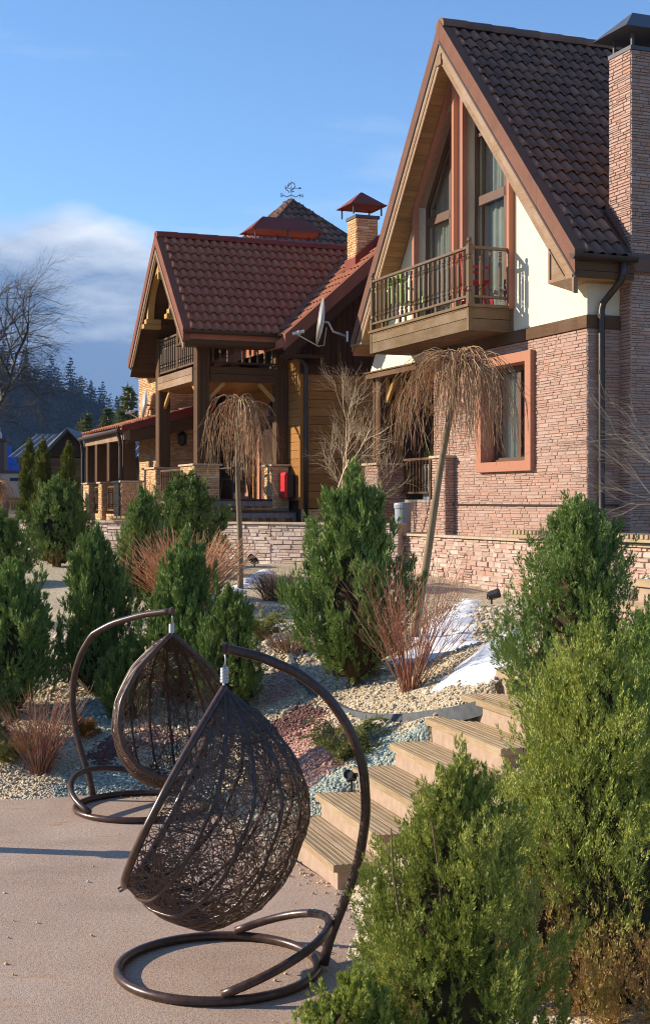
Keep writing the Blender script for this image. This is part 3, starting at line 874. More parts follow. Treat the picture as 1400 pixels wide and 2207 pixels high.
# gable windows
bW = .17
for q, split, tr in ((WL, 4.55, 7.42), (WR, 2.62, 7.42)):
    lo = [p for p in q]
    a_in = 4.04 if q is WL else 3.64; a_out = 5.50 if q is WL else 2.16; slope = (9.56-7.70)/(5.50-4.04) if q is WL else (9.26-7.62)/(3.64-2.16)
    ztop = lambda a: (9.56-(a-4.04)*slope) if q is WL else (9.26-(3.64-a)*slope)
    up2 = 8.55 if q is WL else 8.52
    bars = [((a_out, tr), (a_in, tr), .15), ((split, 5.5), (split, ztop(split)), .085)]
    ai = a_in; bars.append(((ai, up2), (split, up2), .06))
    fr, inn = window(H, q, bW, 'window_frame', bars, fw=.06, depth=.07)
    e = .03
    def zt(a): return ztop(a)-.075
    xs_ = [a_in, split, a_out]
    # panes: lower two, upper two, top one
    lo1 = [(a_in+(split-a_in)*.05, 5.56), (split, 5.56), (split, tr-.07), (a_in+(split-a_in)*.05, tr-.07)]
    lo2 = [(split, 5.56), (a_out+(split-a_out)*.05, 5.56), (a_out+(split-a_out)*.05, tr-.07), (split, tr-.07)]
    u1 = [(a_in, tr+.07), (split, tr+.07), (split, min(up2, zt(split))), (a_in, min(up2, zt(a_in)))]
    u2 = [(split, tr+.07), (a_out, tr+.07), (a_out, max(tr+.08, zt(a_out))), (split, zt(split))]
    u3 = [(a_in, up2+.03), (split, up2+.03), (split, max(up2+.04, zt(split))), (a_in, zt(a_in))]
    for i, pl in enumerate((lo1, lo2, u1, u2, u3)): pane(fr, pl, bW+.004*(i-2), tilt=.004*(i-2))
    curtain(fr, a_out+.05*(1 if a_out < a_in else -1), split, 5.5, tr-.05, .29)
    curtain(fr, split, a_in, 5.5, tr-.05, .33, 6)
    curtain(fr, min(a_in, a_out), max(a_in, a_out), tr+.05, 8.4, .36, 12)
# ground floor window
q = [(1.62, 3.06), (3.02, 3.06), (3.02, 4.58), (1.62, 4.58)]
fr, inn = window(H, q, bW+.03, 'window_frame', [((2.22, 3.06), (2.22, 4.58), .11)], fw=.075, depth=.08)
pane(fr, [(2.26, 3.13), (2.96, 3.13), (2.96, 4.51), (2.26, 4.51)], bW+.02)
pane(fr, [(1.68, 3.13), (2.18, 3.13), (2.18, 4.51), (1.68, 4.51)], bW+.012, .006)
curtain(fr, 2.5, 3.0, 3.1, 4.5, .33, 6)
mb = MB(); mb.box(.12, .2, 1.62, 3.02, 3.055, 3.10); mb.build('sill', 'window_frame', fr)
# rooms behind the panes
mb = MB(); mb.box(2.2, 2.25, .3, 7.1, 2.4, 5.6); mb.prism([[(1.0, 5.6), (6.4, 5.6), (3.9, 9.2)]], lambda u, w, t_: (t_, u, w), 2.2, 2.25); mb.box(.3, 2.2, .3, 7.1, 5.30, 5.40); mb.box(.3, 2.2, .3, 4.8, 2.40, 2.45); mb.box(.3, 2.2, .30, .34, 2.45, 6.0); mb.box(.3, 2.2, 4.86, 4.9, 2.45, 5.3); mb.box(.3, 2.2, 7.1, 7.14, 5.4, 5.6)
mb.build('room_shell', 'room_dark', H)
# roof: decks, tiles, ridge, verge
n_r = Vector((0, -RS, 1)).normalized(); u_r = Vector((0, 1, RS)).normalized()
th = .14
mb = MB(); B1 = 4.4
mb.prism([[(aR, zr(aR)-.04), (AP[0], AP[1]-.04), (AP[0], AP[1]-.22), (aR, zr(aR)-.22)]], lambda u, w, t_: (t_, u, w), -o1+.04, B1)
mb.prism([[(AP[0], AP[1]-.02), (aL, zl(aL)-.02), (aL, zl(aL)-.24), (AP[0], AP[1]-.24)]], lambda u, w, t_: (t_, u, w), -o1+.04, B1)
mb.build('roof_deck', 'tile_brown', H)
Lr = math.hypot(AP[0]-aR, AP[1]-zr(aR))
def keep1(s, t_):
    b = -o1+.14+s; a = aR+t_/math.sqrt(1+RS*RS)
    return not (b > .52 and b < 1.65 and a < .33)
roof_tiles(H, (-o1+.14, aR-.02, zr(aR)-.055), (1, 0, 0), u_r, n_r, 3.9, Lr-.05, 'tile_brown', keep=keep1, near=(-2, -3, 7))
ridge = []
mb = MB()
for i in range(10):                                        # half round ridge caps
    x0 = -o1+.0+i*.46
    for s in range(9):
        pass
    pr = [(AP[0]+.15*math.cos(t_), AP[1]-.05+.13*math.sin(t_)) for t_ in np.linspace(-.25, math.pi+.25, 11)]
    m2 = MB(); m2.prism([pr], lambda u, w, t_: (t_, u, w+.012*((t_-x0)/.48)), x0, x0+.475)
    m2.build('ridge_cap', 'tile_brown', H, smooth=False)
def clip_low(poly, zmin):
    out = []
    for i in range(len(poly)):
        p, q = poly[i-1], poly[i]
        if (p[1] < zmin) != (q[1] < zmin):
            k = (zmin-p[1])/(q[1]-p[1]); out.append((p[0]+(q[0]-p[0])*k, zmin))
        if q[1] >= zmin: out.append(q)
    return out
def rake(parent, name, mat, pts, off0, off1, b0, b1, bevel=0, zmin=-99):
    """a board that follows the verge line pts, between two heights below it"""
    mb = MB(); poly = clip_low([(a, z-off0) for a, z in pts]+[(a, z-off1) for a, z in reversed(pts)], zmin)
    mb.prism([poly], lambda u, w, t_: (t_, u, w), b0, b1); return mb.build(name, mat, parent, bevel=bevel)
for side_, ln in (('r', [(aR, zr(aR)), AP]), ('l', [AP, (aL, zl(aL))])):
    k = 4; zm = 5.58 if side_ == 'r' else 5.43
    for i in range(k):
        p = (ln[0][0]+(ln[1][0]-ln[0][0])*i/k, ln[0][1]+(ln[1][1]-ln[0][1])*i/k); q = (ln[0][0]+(ln[1][0]-ln[0][0])*(i+1)/k-.004, ln[0][1]+(ln[1][1]-ln[0][1])*(i+1)/k)
        rake(H, 'verge_trim', 'trim_brown', [p, q], -.035, .30, -o1-.012, -o1+.15, zmin=zm)
    rake(H, 'drip_edge', 'metal_brown', ln, .30, .345, -o1-.022, -o1+.05, zmin=zm)
    ln2 = ln if side_ == 'l' else [(aR, zr(aR)), AP]
    rake(H, 'barge_board', 'wood_fascia', ln2, .345, .52, -o1-.004, -o1+.03, zmin=zm)
    rake(H, 'barge_board', 'wood_fascia', ln2, .524, .66, -o1+.008, -o1+.035, zmin=zm)
# soffit boards under the far overhang
nb = 52; sl_ = math.hypot(1, LS)
for i in range(nb):
    a0 = AP[0]+.12+(aL-.5-AP[0]-.12)*i/nb; a1 = AP[0]+.12+(aL-.5-AP[0]-.12)*(i+1)/nb-.004
    mb = MB(); mb.prism([[(a0, zl(a0)-.50), (a1, zl(a1)-.50), (a1, zl(a1)-.47), (a0, zl(a0)-.47)]], lambda u, w, t_: (t_, u, w), -o1+.03, -.002)
    mb.build('soffit_board', 'wood_soffit', H)
rake(H, 'soffit_board', 'wood_soffit', [(aR+.3, zr(aR+.3)), AP], .47, .50, -o1+.03, -.002)
mb = MB(); mb.beam((-o1-.02, AP[0], AP[1]-.62), (.0, AP[0], AP[1]-.62), .16, .18, up=(0, 0, 1)); mb.build('ridge_beam', 'wood_fascia', H)
# boxed eaves
mb = MB(); mb.prism([[(.30, 5.585), (-.33, 5.585), (-.33, 5.62), (.30, 6.2)]], lambda u, w, t_: (t_, u, w), -o1+.002, .53); mb.build('eave_box', 'wood_fascia', H)
mb = MB(); mb.prism([[(.34, 5.555), (-.34, 5.555), (-.34, zr(-.34)-.6), (.34, zr(.34)-.6)], [(.30, 5.60), (-.30, 5.60), (-.30, zr(-.3)-.62), (.30, zr(.3)-.62)]], lambda u, w, t_: (t_, u, w), -o1-.02, -o1+.05); mb.build('eave_box_frame', 'wood_fascia', H)
for i, (z0, z1) in enumerate(((5.56, 5.65), (5.655, 5.78))):
    mb = MB(); mb.box(-o1+.01, .54, aR-.012-.004*i, aR+.03, z0, z1); mb.build('fascia_board', 'wood_brown_x', H, bevel=.005)
for i in range(6):
    a0 = -.33+i*.108
    mb = MB(); mb.box(-o1, .0 if a0+.1 > .01 else .53, a0, min(a0+.103, .32), 5.545, 5.575); mb.build('soffit_board', 'wood_soffit', H)
mb = MB(); mb.prism([[(7.12, 5.44), (7.60, 5.44), (7.60, zl(7.6)-.2), (7.12, zl(7.12)-.45)]], lambda u, w, t_: (t_, u, w), -o1+.01, .3); mb.build('eave_box', 'wood_soffit', H)
mb = MB(); mb.box(-o1-.015, .3, 7.08, 7.62, 5.40, 5.438); mb.build('soffit_board', 'wood_fascia', H)
# gutter and downpipe
mb = MB(); n = 10; v = []; f = []
for x in (-o1-.10, .52):
    for i in range(n+1):
        t_ = math.pi*(1+i/n); v.append((x, aR-.085+.072*math.cos(t_), 5.865+.072*math.sin(t_)))
for i in range(n): f.append((i, i+1, i+n+2, i+n+1))
mb.add(v, f)
for x in (-o1-.10, .52):
    mb.add([(x, aR-.085+.072*math.cos(math.pi*(1+i/n)), 5.865+.072*math.sin(math.pi*(1+i/n))) for i in range(n+1)], [tuple(range(n+1))])
gut = mb.build('gutter', 'metal_brown', H)
sd = gut.modifiers.new('solid', 'SOLIDIFY'); sd.thickness = .006
mb = MB(); mb.tube([(.30, aR-.085, 5.80), (.30, aR-.085, 5.62), (.29, aR-.06, 5.54), (.24, aR+.16, 5.36), (.20, -.10, 5.26), (.18, -.085, 5.16), (.18, -.085, 3.4), (.18, -.085, 1.95), (.16, -.2, 1.87)], .048, 10)
dp = mb.build('downpipe', 'metal_brown', H, smooth=True)
for z in (5.05, 4.25, 3.0):
    mb = MB(); mb.lathe([(.056, 0), (.056, .05)], (.18, -.085, z), 12); mb.build('pipe_bracket', 'metal_brown', dp).location = (0, 0, 0)
mb = MB(); mb.tube([(-.035, 4.08, 2.385), (-.035, 2, 2.375), (-.035, -.035, 2.37), (.5, -.035, 2.37)], .014, 6); mb.build('cable_conduit', 'metal_brown', H)
# chimney cap
for x in (.60, 1.54):
    for y in (-.23, .22):
        mb = MB(); mb.box(x-.018, x+.018, y-.018, y+.018, 8.9, 9.17); mb.build('cap_leg', 'metal_charcoal', H)
mb = MB(); mb.prism([[(-.295, 8.862), (.285, 8.862), (.285, 8.92), (-.295, 8.92)]], lambda u, w, t_: (t_, u, w), .53, 1.61); mb.build('chimney_collar', 'metal_charcoal', H)
mb = MB()
x0, x1, y0, y1, zc, zt_ = .36, 1.78, -.44, .44, 9.14, 9.50
mb.add([(x0, y0, zc), (x1, y0, zc), (x1, y1, zc), (x0, y1, zc), (x0+.40, 0, zt_), (x1-.40, 0, zt_), (x0+.02, y0+.02, zc-.004), (x1-.02, y0+.02, zc-.004), (x1-.02, y1-.02, zc-.004), (x0+.02, y1-.02, zc-.004)],
       [(0, 1, 5, 4), (1, 2, 5), (2, 3, 4, 5), (3, 0, 4), (6, 9, 8, 7), (0, 6, 7, 1), (1, 7, 8, 2), (2, 8, 9, 3), (3, 9, 6, 0)])
mb.build('chimney_cap', 'metal_charcoal', H)
# flashing where the chimney meets the roof
mb = MB()
mb.prism([[(-.30, zr(-.3)-.02), (.30, zr(.3)-.02), (.30, zr(.3)+.16), (-.02, zr(-.02)+.16), (-.30, zr(-.3)+.05)]], lambda u, w, t_: (t_, u, w), .500, .512)
mb.build('chimney_flashing', 'trim_brown', H)
mb = MB(); mb.prism([[(-.36, zr(-.36)+.0), (.34, zr(.34)+.0), (.34, zr(.34)+.035), (-.36, zr(-.36)+.035)]], lambda u, w, t_: (t_, u, w), .36, .51); mb.build('chimney_flashing', 'metal_brown', H)
# balcony
bo = -.78; A0, A1 = 2.12, 5.86
for i, (z0, z1) in enumerate(((5.10, 5.265), (5.272, 5.435))):
    mb = MB(); mb.box(bo, bo+.03, A0+.05, A1-.05, z0, z1); mb.build('fascia_board', 'wood_balcony', H, bevel=.005)
    mb = MB(); mb.box(bo+.05, -.002, A0+.006, A0+.03, z0, z1); mb.build('fascia_board', 'wood_balcony', H, bevel=.005)
mb = MB()
mb.box(bo-.012, bo+.05, A0-.012, A0+.05, 5.08, 5.44); mb.box(bo-.012, bo+.05, A1-.05, A1+.012, 5.08, 5.44)
mb.box(bo-.010, bo+.034, A0+.05, A1-.05, 5.082, 5.10); mb.box(bo+.05, -.003, A0-.01, A0+.034, 5.082, 5.10); mb.box(bo-.010, bo+.034, A0+.05, A1-.05, 5.42, 5.44); mb.box(bo+.05, -.003, A0-.01, A0+.034, 5.42, 5.44); mb.box(-.05, -.002, A0-.012, A0+.04, 5.083, 5.44)
mb.build('fascia_frame', 'wood_balcony', H, bevel=.004)
mb = MB(); mb.box(bo-.04, -.002, A0-.04, A1+.04, 5.442, 5.49); mb.build('balcony_floor', 'wood_balcony', H, bevel=.006)
for i in range(7):
    x0 = bo+.03+i*.105
    mb = MB(); mb.box(x0, x0+.10, A0+.03, A1-.03, 5.075, 5.095); mb.build('soffit_board', 'wood_brown_y', H)
mb = MB(); mb.box(bo+.03, -.003, A1-.03, A1, 5.10, 5.435); mb.build('fascia_board', 'wood_balcony', H)
bmH = baluster_mesh(.70, 'wood_baluster')
rail_run(H, (bo+.03, A0+.08, 0), (bo+.03, A1-.06, 0), 5.61, 6.37, 20, bmH, 'wood_baluster', ends=(.8, .8))
rail_run(H, (bo+.07, A0+.03, 0), (-.06, A0+.03, 0), 5.61, 6.37, 3, bmH, 'wood_baluster', ends=(.9, .9))
newel(H, bo+.03, A0+.03, 5.49, 6.53, 'wood_baluster'); newel(H, -.05, A0+.03, 5.49, 6.53, 'wood_baluster', .08); newel(H, bo+.03, A1-.02, 5.49, 6.53, 'wood_baluster', .08)
for a in (2.6, 3.3, 4.0, 4.7, 5.4):
    mb = MB(); mb.box(bo+.01, bo+.05, a-.03, a+.03, 5.488, 5.60); mb.build('rail_foot', 'wood_baluster', H)
# porch under the far end
mb = MB(); mb.box(.10, .42, 7.42, 7.76, 3.178, 4.86); mb.build('porch_post', 'wood_brown_z', H, bevel=.012)
for (x, y) in ((.10, 7.50), (.10, 7.68)):
    mb = MB(); mb.box(x-.012, x+.001, y-.03, y+.03, 3.18, 4.82); mb.build('post_trim', 'wood_brown_z', H)
for (x0_, x1_) in ((.13, .19), (.23, .29), (.33, .39)):
    mb = MB(); mb.box(x0_, x1_, 7.408, 7.421, 3.18, 4.82); mb.build('post_trim', 'wood_brown_z', H)
mb = MB(); mb.box(-.04, .34, 4.9, 7.78, 4.80, 4.905); mb.build('porch_beam', 'wood_brown_y', H, bevel=.006)
mb = MB(); mb.box(-.07, .02, 4.62, 7.80, 4.905, 4.93); mb.build('band_board', 'wood_brown_y', H)
mb = MB(); mb.box(.34, 2.2, 4.9, 7.7, 4.86, 4.90); mb.build('porch_ceiling', 'wood_brown_x', H)
mb = MB(); mb.beam((.25, 7.40, 4.35), (.25, 7.02, 4.78), .07, .09); mb.beam((.25, 7.40, 4.35), (.25, 7.40, 4.80), .07, .06, up=(0, 1, 0)); mb.build('bracket', 'wood_gold', H, bevel=.005)
mb = MB(); mb.box(.44, 2.2, 4.6, 7.3, 2.42, 2.47); mb.build('porch_floor', 'floor_tile', H)
boards_y(H, 'siding_board', 'siding_amber_y', 2.16, 2.2, 4.9, 7.6, 2.45, 4.86, .17)
bmP = baluster_mesh(.58, 'wood_brown_z', .022)
rail_run(H, (.52, 6.05, 0), (.52, 7.28, 0), 2.60, 3.23, 9, bmP, 'wood_brown_y', .06)
mb = MB(); mb.box(.47, .57, 5.98, 6.05, 2.47, 3.27); mb.build('rail_post', 'wood_brown_z', H)
# ------------------------------------------------------------------ the timber house in the middle
TO = Vector((-2.61, 28.7, 0))
T = empty('timber_house', (TO.x, TO.y, 1.86), HA, True)
tag(T, 'amber timber house with a red tiled roof and a two storey gabled porch', 'house')
AP2 = (1.585, 8.16); S2 = 1.058; o2 = .45; e0, e1 = -.55, 3.94
zn = lambda a: AP2[1]-(AP2[0]-a)*S2
zf = lambda a: AP2[1]-(a-AP2[0])*S2
MS = .885
zm_ = lambda b: 5.86+(b-1.615)*MS                      # slope of the main roof
u2_ = Vector((0, 1, S2)).normalized(); n2_ = Vector((0, -S2, 1)).normalized()
L2 = math.hypot(AP2[0]-e0, AP2[1]-zn(e0))
mb = MB()
mb.prism([[(e0, zn(e0)-.05), (AP2[0], AP2[1]-.05), (AP2[0], AP2[1]-.2), (e0, zn(e0)-.2)]], lambda u, w, t_: (t_, u, w), -o2+.03, 1.75)
mb.prism([[(e0+.0, zn(e0)-.05), (AP2[0], AP2[1]-.05), (AP2[0], AP2[1]-.2)]], lambda u, w, t_: (t_ if t_ < 2 else 1.615+(w+.04-5.86)/MS, u, w), 1.75, 3)
mb.prism([[(AP2[0], AP2[1]-.03), (e1, zf(e1)-.03), (e1, zf(e1)-.2), (AP2[0], AP2[1]-.2)]], lambda u, w, t_: (t_, u, w), -o2+.03, 4.2)
mb.build('porch_roof_deck', 'tile_red', T)
def keep2(s, t_):
    b = -o2+.12+s; a = e0+t_/math.sqrt(1+S2*S2)
    return b < 1.615+(zn(a)-5.86)/MS-.02
roof_tiles(T, (-o2+.12, e0-.02, zn(e0)-.06), (1, 0, 0), u2_, n2_, 4.6, L2-.03, 'tile_red', w=.182, g=.281, keep=keep2, near=(0, -3, 6))
for i in range(10):
    x0 = -o2+i*.455
    pr = [(AP2[0]+.13*math.cos(t_), AP2[1]-.04+.11*math.sin(t_)) for t_ in np.linspace(-.25, math.pi+.25, 11)]
    m2 = MB(); m2.prism([pr], lambda u, w, t_: (t_, u, w+.010*((t_-x0)/.46)), x0, x0+.47); m2.build('ridge_cap', 'metal_red', T)
for ln in ([(e0, zn(e0)), AP2], [AP2, (e1, zf(e1))]):
    zc = zn(e0)-.42
    rake(T, 'verge_trim', 'trim_red', ln, -.03, .24, -o2-.012, -o2+.13, zmin=5.5)
    rake(T, 'drip_edge', 'metal_brown', ln, .24, .28, -o2-.02, -o2+.04, zmin=5.5)
    rake(T, 'barge_board', 'wood_fascia', ln, .28, .42, -o2-.004, -o2+.03, zmin=5.5)
    rake(T, 'barge_board', 'wood_brown_y', ln, .424, .54, -o2+.01, -o2+.035, zmin=5.5)
for i in range(24):
    a0 = AP2[0]+.05+i*.095; a1 = a0+.09
    mb = MB(); mb.prism([[(a0, zf(a0)-.40), (a1, zf(a1)-.40), (a1, zf(a1)-.37), (a0, zf(a0)-.37)]], lambda u, w, t_: (t_, u, w), -o2+.03, 1.9); mb.build('soffit_board', 'wood_brown_x', T)
rake(T, 'soffit_board', 'wood_brown_x', [(e0+.1, zn(e0+.1)), AP2], .38, .41, -o2+.03, 1.9)
# curved gable brace in golden wood
arc_o = [(1.585+.98*math.cos(t_), 6.42+1.06*math.sin(t_)) for t_ in np.linspace(0, math.pi, 17)]
arc_i = [(1.585+.86*math.cos(t_), 6.42+.93*math.sin(t_)) for t_ in np.linspace(math.pi, 0, 17)]
mb = MB(); mb.prism([arc_o+arc_i], lambda u, w, t_: (t_, u, w), -o2+.06, -o2+.2); mb.build('arched_brace', 'wood_gold', T)
for a in (.66, 2.50):
    for dz in (0, .135):
        mb = MB(); mb.box(-o2-.04+dz*.4, -.1, a-.10, a+.10, 6.24+dz*.8, 6.34+dz*.8); mb.build('brace_block', 'wood_gold', T, bevel=.01)
mb = MB(); mb.box(-o2+.05, -o2+.18, 1.54, 1.63, 7.2, 7.75); mb.build('king_post', 'wood_gold', T, bevel=.008)
# eaves, gutter, downpipe
mb = MB(); mb.box(-o2, 1.75, e0+.01, e0+.05, 5.60, 5.78); mb.build('fascia_board', 'wood_brown_x', T)
mb = MB(); mb.box(-o2+.01, 1.78, e0+.05, .1, 5.60, 5.64); mb.build('soffit_board', 'wood_brown_x', T)
mb = MB()
for x in (-o2-.02, 1.78):
    pass
pr = [(e0-.07+.07*math.cos(t_), 5.87+.07*math.sin(t_)) for t_ in np.linspace(math.pi, 2*math.pi, 9)]+[(e0-.07+.062*math.cos(t_), 5.87+.062*math.sin(t_)) for t_ in np.linspace(2*math.pi, math.pi, 9)]
mb.prism([pr], lambda u, w, t_: (t_, u, w), -o2-.02, 1.80); mb.build('gutter', 'metal_brown', T)
mb = MB(); mb.tube([(1.70, e0-.07, 5.82), (1.70, e0-.07, 5.62), (1.72, e0-.07, 5.52), (2.02, -.78, 5.32), (2.08, -.78, 5.2), (2.08, -.78, 3.6), (2.08, -.78, 2.0)], .045, 10); mb.build('downpipe', 'metal_brown', T, smooth=True)
# main roof: tiles on its west slope, verge over the near gable
mb = MB()
mb.add([(1.5, -1.08, zm_(1.5)-.03), (4.45, -1.08, zm_(4.45)-.03), (4.45, 9, zm_(4.45)-.03), (1.5, 9, zm_(1.5)-.03), (1.5, -1.08, zm_(1.5)-.2), (4.45, -1.08, zm_(4.45)-.2), (4.45, 9, zm_(4.45)-.2), (1.5, 9, zm_(1.5)-.2)],
       [(0, 1, 2, 3), (7, 6, 5, 4), (0, 4, 5, 1), (1, 5, 6, 2), (2, 6, 7, 3), (3, 7, 4, 0)])
mb.build('main_roof_deck', 'tile_red', T)
um = Vector((1, 0, MS)).normalized(); nm_ = Vector((-MS, 0, 1)).normalized()
def keep3(s, t_):
    a = 1.70-s; b = 1.55+t_/math.sqrt(1+MS*MS)
    return zn(a) < zm_(b)-.02 and not (b > 3.2 and -.45 < a < .3)
roof_tiles(T, (1.55, 1.70, zm_(1.55)-.03), (0, -1, 0), um, nm_, 2.75, 3.85, 'tile_red', w=.182, g=.281, keep=keep3, limit=120, near=(0, -3, 6))
def rake_b(name, mat, p, q, off0, off1, a0, a1):
    mb = MB(); poly = [(p[0], p[1]-off0), (q[0], q[1]-off0), (q[0], q[1]-off1), (p[0], p[1]-off1)]
    mb.prism([poly], lambda u, w, t_: (u, t_, w), a0, a1); return mb.build(name, mat, T)
pm, qm = (1.50, zm_(1.5)), (4.5, zm_(4.5))
rake_b('verge_trim', 'trim_red', pm, qm, -.05, .26, -1.13, -1.0)
rake_b('barge_board', 'wood_dark_z', pm, qm, .262, .52, -1.115, -1.07)
rake_b('soffit_board', 'wood_dark_z', pm, qm, .40, .43, -1.06, -.7)
mb = MB(); mb.box(1.52, 2.35, -1.1, -.72, 5.36, 5.42); mb.build('soffit_board', 'wood_dark_z', T)
# valley flashing
pv = Vector((1.62, e0-.03, zn(e0)+.05)); qv = Vector((1.615+(AP2[1]-5.86)/MS, AP2[0], AP2[1]+.04))
mb = MB(); mb.beam(pv, qv, .15, .06, up=(-.3, -.4, 1)); mb.build('valley_trim', 'trim_red', T)
# walls of the main block
for i in range(17):
    b0 = 2.0+i*.128
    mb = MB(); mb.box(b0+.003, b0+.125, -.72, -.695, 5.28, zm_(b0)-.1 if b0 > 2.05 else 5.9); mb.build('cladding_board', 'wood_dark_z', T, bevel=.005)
mb = MB(); mb.box(1.975, 4.3, -.745, -.69, 5.06, 5.28); mb.build('band_board', 'wood_dark_z', T)
boards_x(T, 'siding_board', 'siding_amber_x', 2.03, 4.3, -.725, -.70, 2.30, 5.06, .172)
boards_y(T, 'siding_board', 'siding_amber_y', 1.985, 2.02, -.70, 3.4, 2.46, 5.4, .172)
for (x0, x1, y0, y1) in ((1.965, 2.06, -.755, -.66),):
    mb = MB(); mb.box(x0, x1, y0, y1, 2.28, 5.06); mb.build('corner_board', 'siding_amber_x', T, bevel=.006)
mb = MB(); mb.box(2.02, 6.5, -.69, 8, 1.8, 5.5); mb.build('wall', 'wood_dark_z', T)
# stone plinth and pillars
fg = Facing()
def pillar(b0, b1, a0, a1, z0, z1, wl=1.0, wn_=.6):
    fg.rect((b0, a1, 0), (0, -1, 0), (-1, 0, 0), a1-a0, z0, z1, .18, .045, weight=wl)
    fg.rect((b0, a0, 0), (1, 0, 0), (0, -1, 0), b1-b0, z0, z1, .18, .045, weight=wn_)
    mb = MB(); mb.box(b0+.008, b1, a0+.008, a1, z0-.1, z1); mb.build('pillar_core', 'mortar', T)
    mb = MB(); mb.box(b0-.05, b1+.05, a0-.05, a1+.05, z1+.002, z1+.045); mb.build('pillar_cap', 'coping_stone', T, bevel=.008)
pillar(-.08, .46, -.06, .92, 1.86, 3.17)
pillar(-.08, .46, 2.95, 3.95, 1.86, 3.17)
pillar(1.60, 1.95, -.12, .42, 2.30, 3.17, .8, .6)
fg.rect((-.02, 2.95, 0), (0, -1, 0), (-1, 0, 0), 2.03, 1.86, 2.46, .18, .045)
mb = MB(); mb.box(-.01, .3, .9, 3.0, 1.7, 2.46); mb.build('plinth_core', 'mortar', T)
fg.rect((2.0, -.76, 0), (1, 0, 0), (0, -1, 0), 2.2, 1.86, 2.28, .2, .05, weight=.6)
mb = MB(); mb.box(2.0, 4.3, -.752, -.7, 1.7, 2.28); mb.build('plinth_core', 'mortar', T)
fg.rect((.40, 6.3, 0), (0, -1, 0), (-1, 0, 0), 1.6, 2.0, 5.5, .18, .045, weight=.7)
fg.rect((.40, 4.70, 0), (1, 0, 0), (0, -1, 0), 1.4, 2.0, 5.5, .18, .045, weight=.3)
mb = MB(); mb.box(.408, 1.9, 4.708, 6.3, 1.8, 5.5); mb.build('plinth_core', 'mortar', T)
mb = MB(); mb.box(.1, .42, 4.5, 5.5, 5.42, 5.66); mb.build('eave_box', 'wood_brown_x', T)
# porch floor, steps
mb = MB(); mb.box(.3, 2.0, -.02, 4.6, 1.8, 2.44); mb.build('porch_base', 'mortar', T)
mb = MB(); mb.box(.3, 2.0, -.06, 4.6, 2.442, 2.49); mb.build('porch_floor', 'floor_tile', T)
tm = NT('mosaic', .4, .5)
tm.out(tm.steps(tm.rnd(), [(.10, .03, .02), (.42, .30, .14), (.16, .05, .03), (.30, .20, .10), (.08, .035, .025), (.22, .08, .04)]))
tm = NT('glazed_blue', .35, .5)
tm.out(tm.mix(tm.ramp(tm.voro(22), .2, .5), (.30, .29, .31), (.19, .19, .22)))
steps_ = [(.30, 1.98, -.08, 2.40, 2.49), (.36, 2.0, -.42, 2.16, 2.25)]
for i, (b0, b1, a, z0, z1) in enumerate(steps_):
    mb = MB(); mb.box(b0, b1, a-.03, a+.36, z1-.035, z1); mb.build('step_tread', 'metal_brown', T, bevel=.006)
    mb = MB(); mb.box(b0+.01, b1, a+.012, a+.34, z1-.55, z1-.037); mb.build('step_base', 'mortar', T)
    n = int((b1-b0)/.15)
    for k in range(n):
        x = b0+(b1-b0)*k/n
        mb = MB(); mb.box(x+.003, x+(b1-b0)/n-.003, a-.002, a+.01, z1-.145, z1-.037); mb.build('riser_tile', 'glazed_blue', T)
    for k in range(n*2):
        x = b0+(b1-b0)*k/n/2
        mb = MB(); mb.box(x+.002, x+(b1-b0)/n/2-.002, a-.001, a+.011, z1-.24, z1-.15); mb.build('riser_tile', 'mosaic', T)
# posts and beams
for (b0, b1, a0, a1, z0, z1) in ((0, .27, 0, .27, 3.216, 5.62), (0, .27, 2.98, 3.25, 3.216, 6.1), (1.72, 1.97, 0, .25, 3.216, 5.62)):
    mb = MB(); mb.box(b0, b1, a0, a1, z0, z1); mb.build('porch_post', 'wood_brown_z', T, bevel=.012)
    for q in (.05, .145, .24):
        mb = MB(); mb.box(b0+q-.03, b0+q+.015, a0-.013, a0+.002, z0, z1-.1); mb.build('post_trim', 'wood_brown_z', T)
mb = MB(); mb.box(.02, .14, 1.5, 1.62, 5.3, 6.35); mb.build('porch_post', 'wood_brown_z', T)
for z0, z1 in ((4.92, 5.07), (5.075, 5.22)):
    mb = MB(); mb.box(.28, 1.98, .02, .10, z0, z1); mb.build('beam_board', 'wood_brown_x', T, bevel=.006)
    mb = MB(); mb.box(-.03, .06, .28, 2.97, z0, z1); mb.build('beam_board', 'wood_fascia', T, bevel=.006)
for i in range(13):
    b0 = .06+i*.147
    mb = MB(); mb.box(b0, b0+.143, .1, 3.2, 4.90, 4.925); mb.build('ceiling_board', 'siding_amber_y', T)
mb = MB(); mb.box(.0, 1.98, .1, 3.2, 5.15, 5.2); mb.build('balcony_floor', 'wood_brown_x', T)
for (p, q) in (((.27, .14, 4.55), (.62, .14, 4.90)), ((1.72, .12, 4.55), (1.37, .12, 4.90)), ((.14, .27, 4.55), (.14, .75, 4.90)), ((.14, 2.98, 4.55), (.14, 2.5, 4.90))):
    mb = MB(); mb.beam(p, q, .06, .075); mb.build('bracket', 'wood_gold', T)
bm2 = baluster_mesh(.66, 'wood_baluster', .024)
rail_run(T, (.27, .06, 0), (1.73, .06, 0), 5.31, 6.04, 9, bm2, 'wood_brown_x', .055)
rail_run(T, (.05, .27, 0), (.05, 1.5, 0), 5.31, 6.04, 8, bm2, 'wood_baluster', .055)
rail_run(T, (.05, 1.62, 0), (.05, 2.98, 0), 5.31, 6.04, 8, bm2, 'wood_baluster', .055)
bm3 = baluster_mesh(.50, 'wood_brown_z', .024)
rail_run(T, (.03, .95, 0), (.03, 2.93, 0), 2.56, 3.12, 13, bm3, 'wood_brown_y', .06)
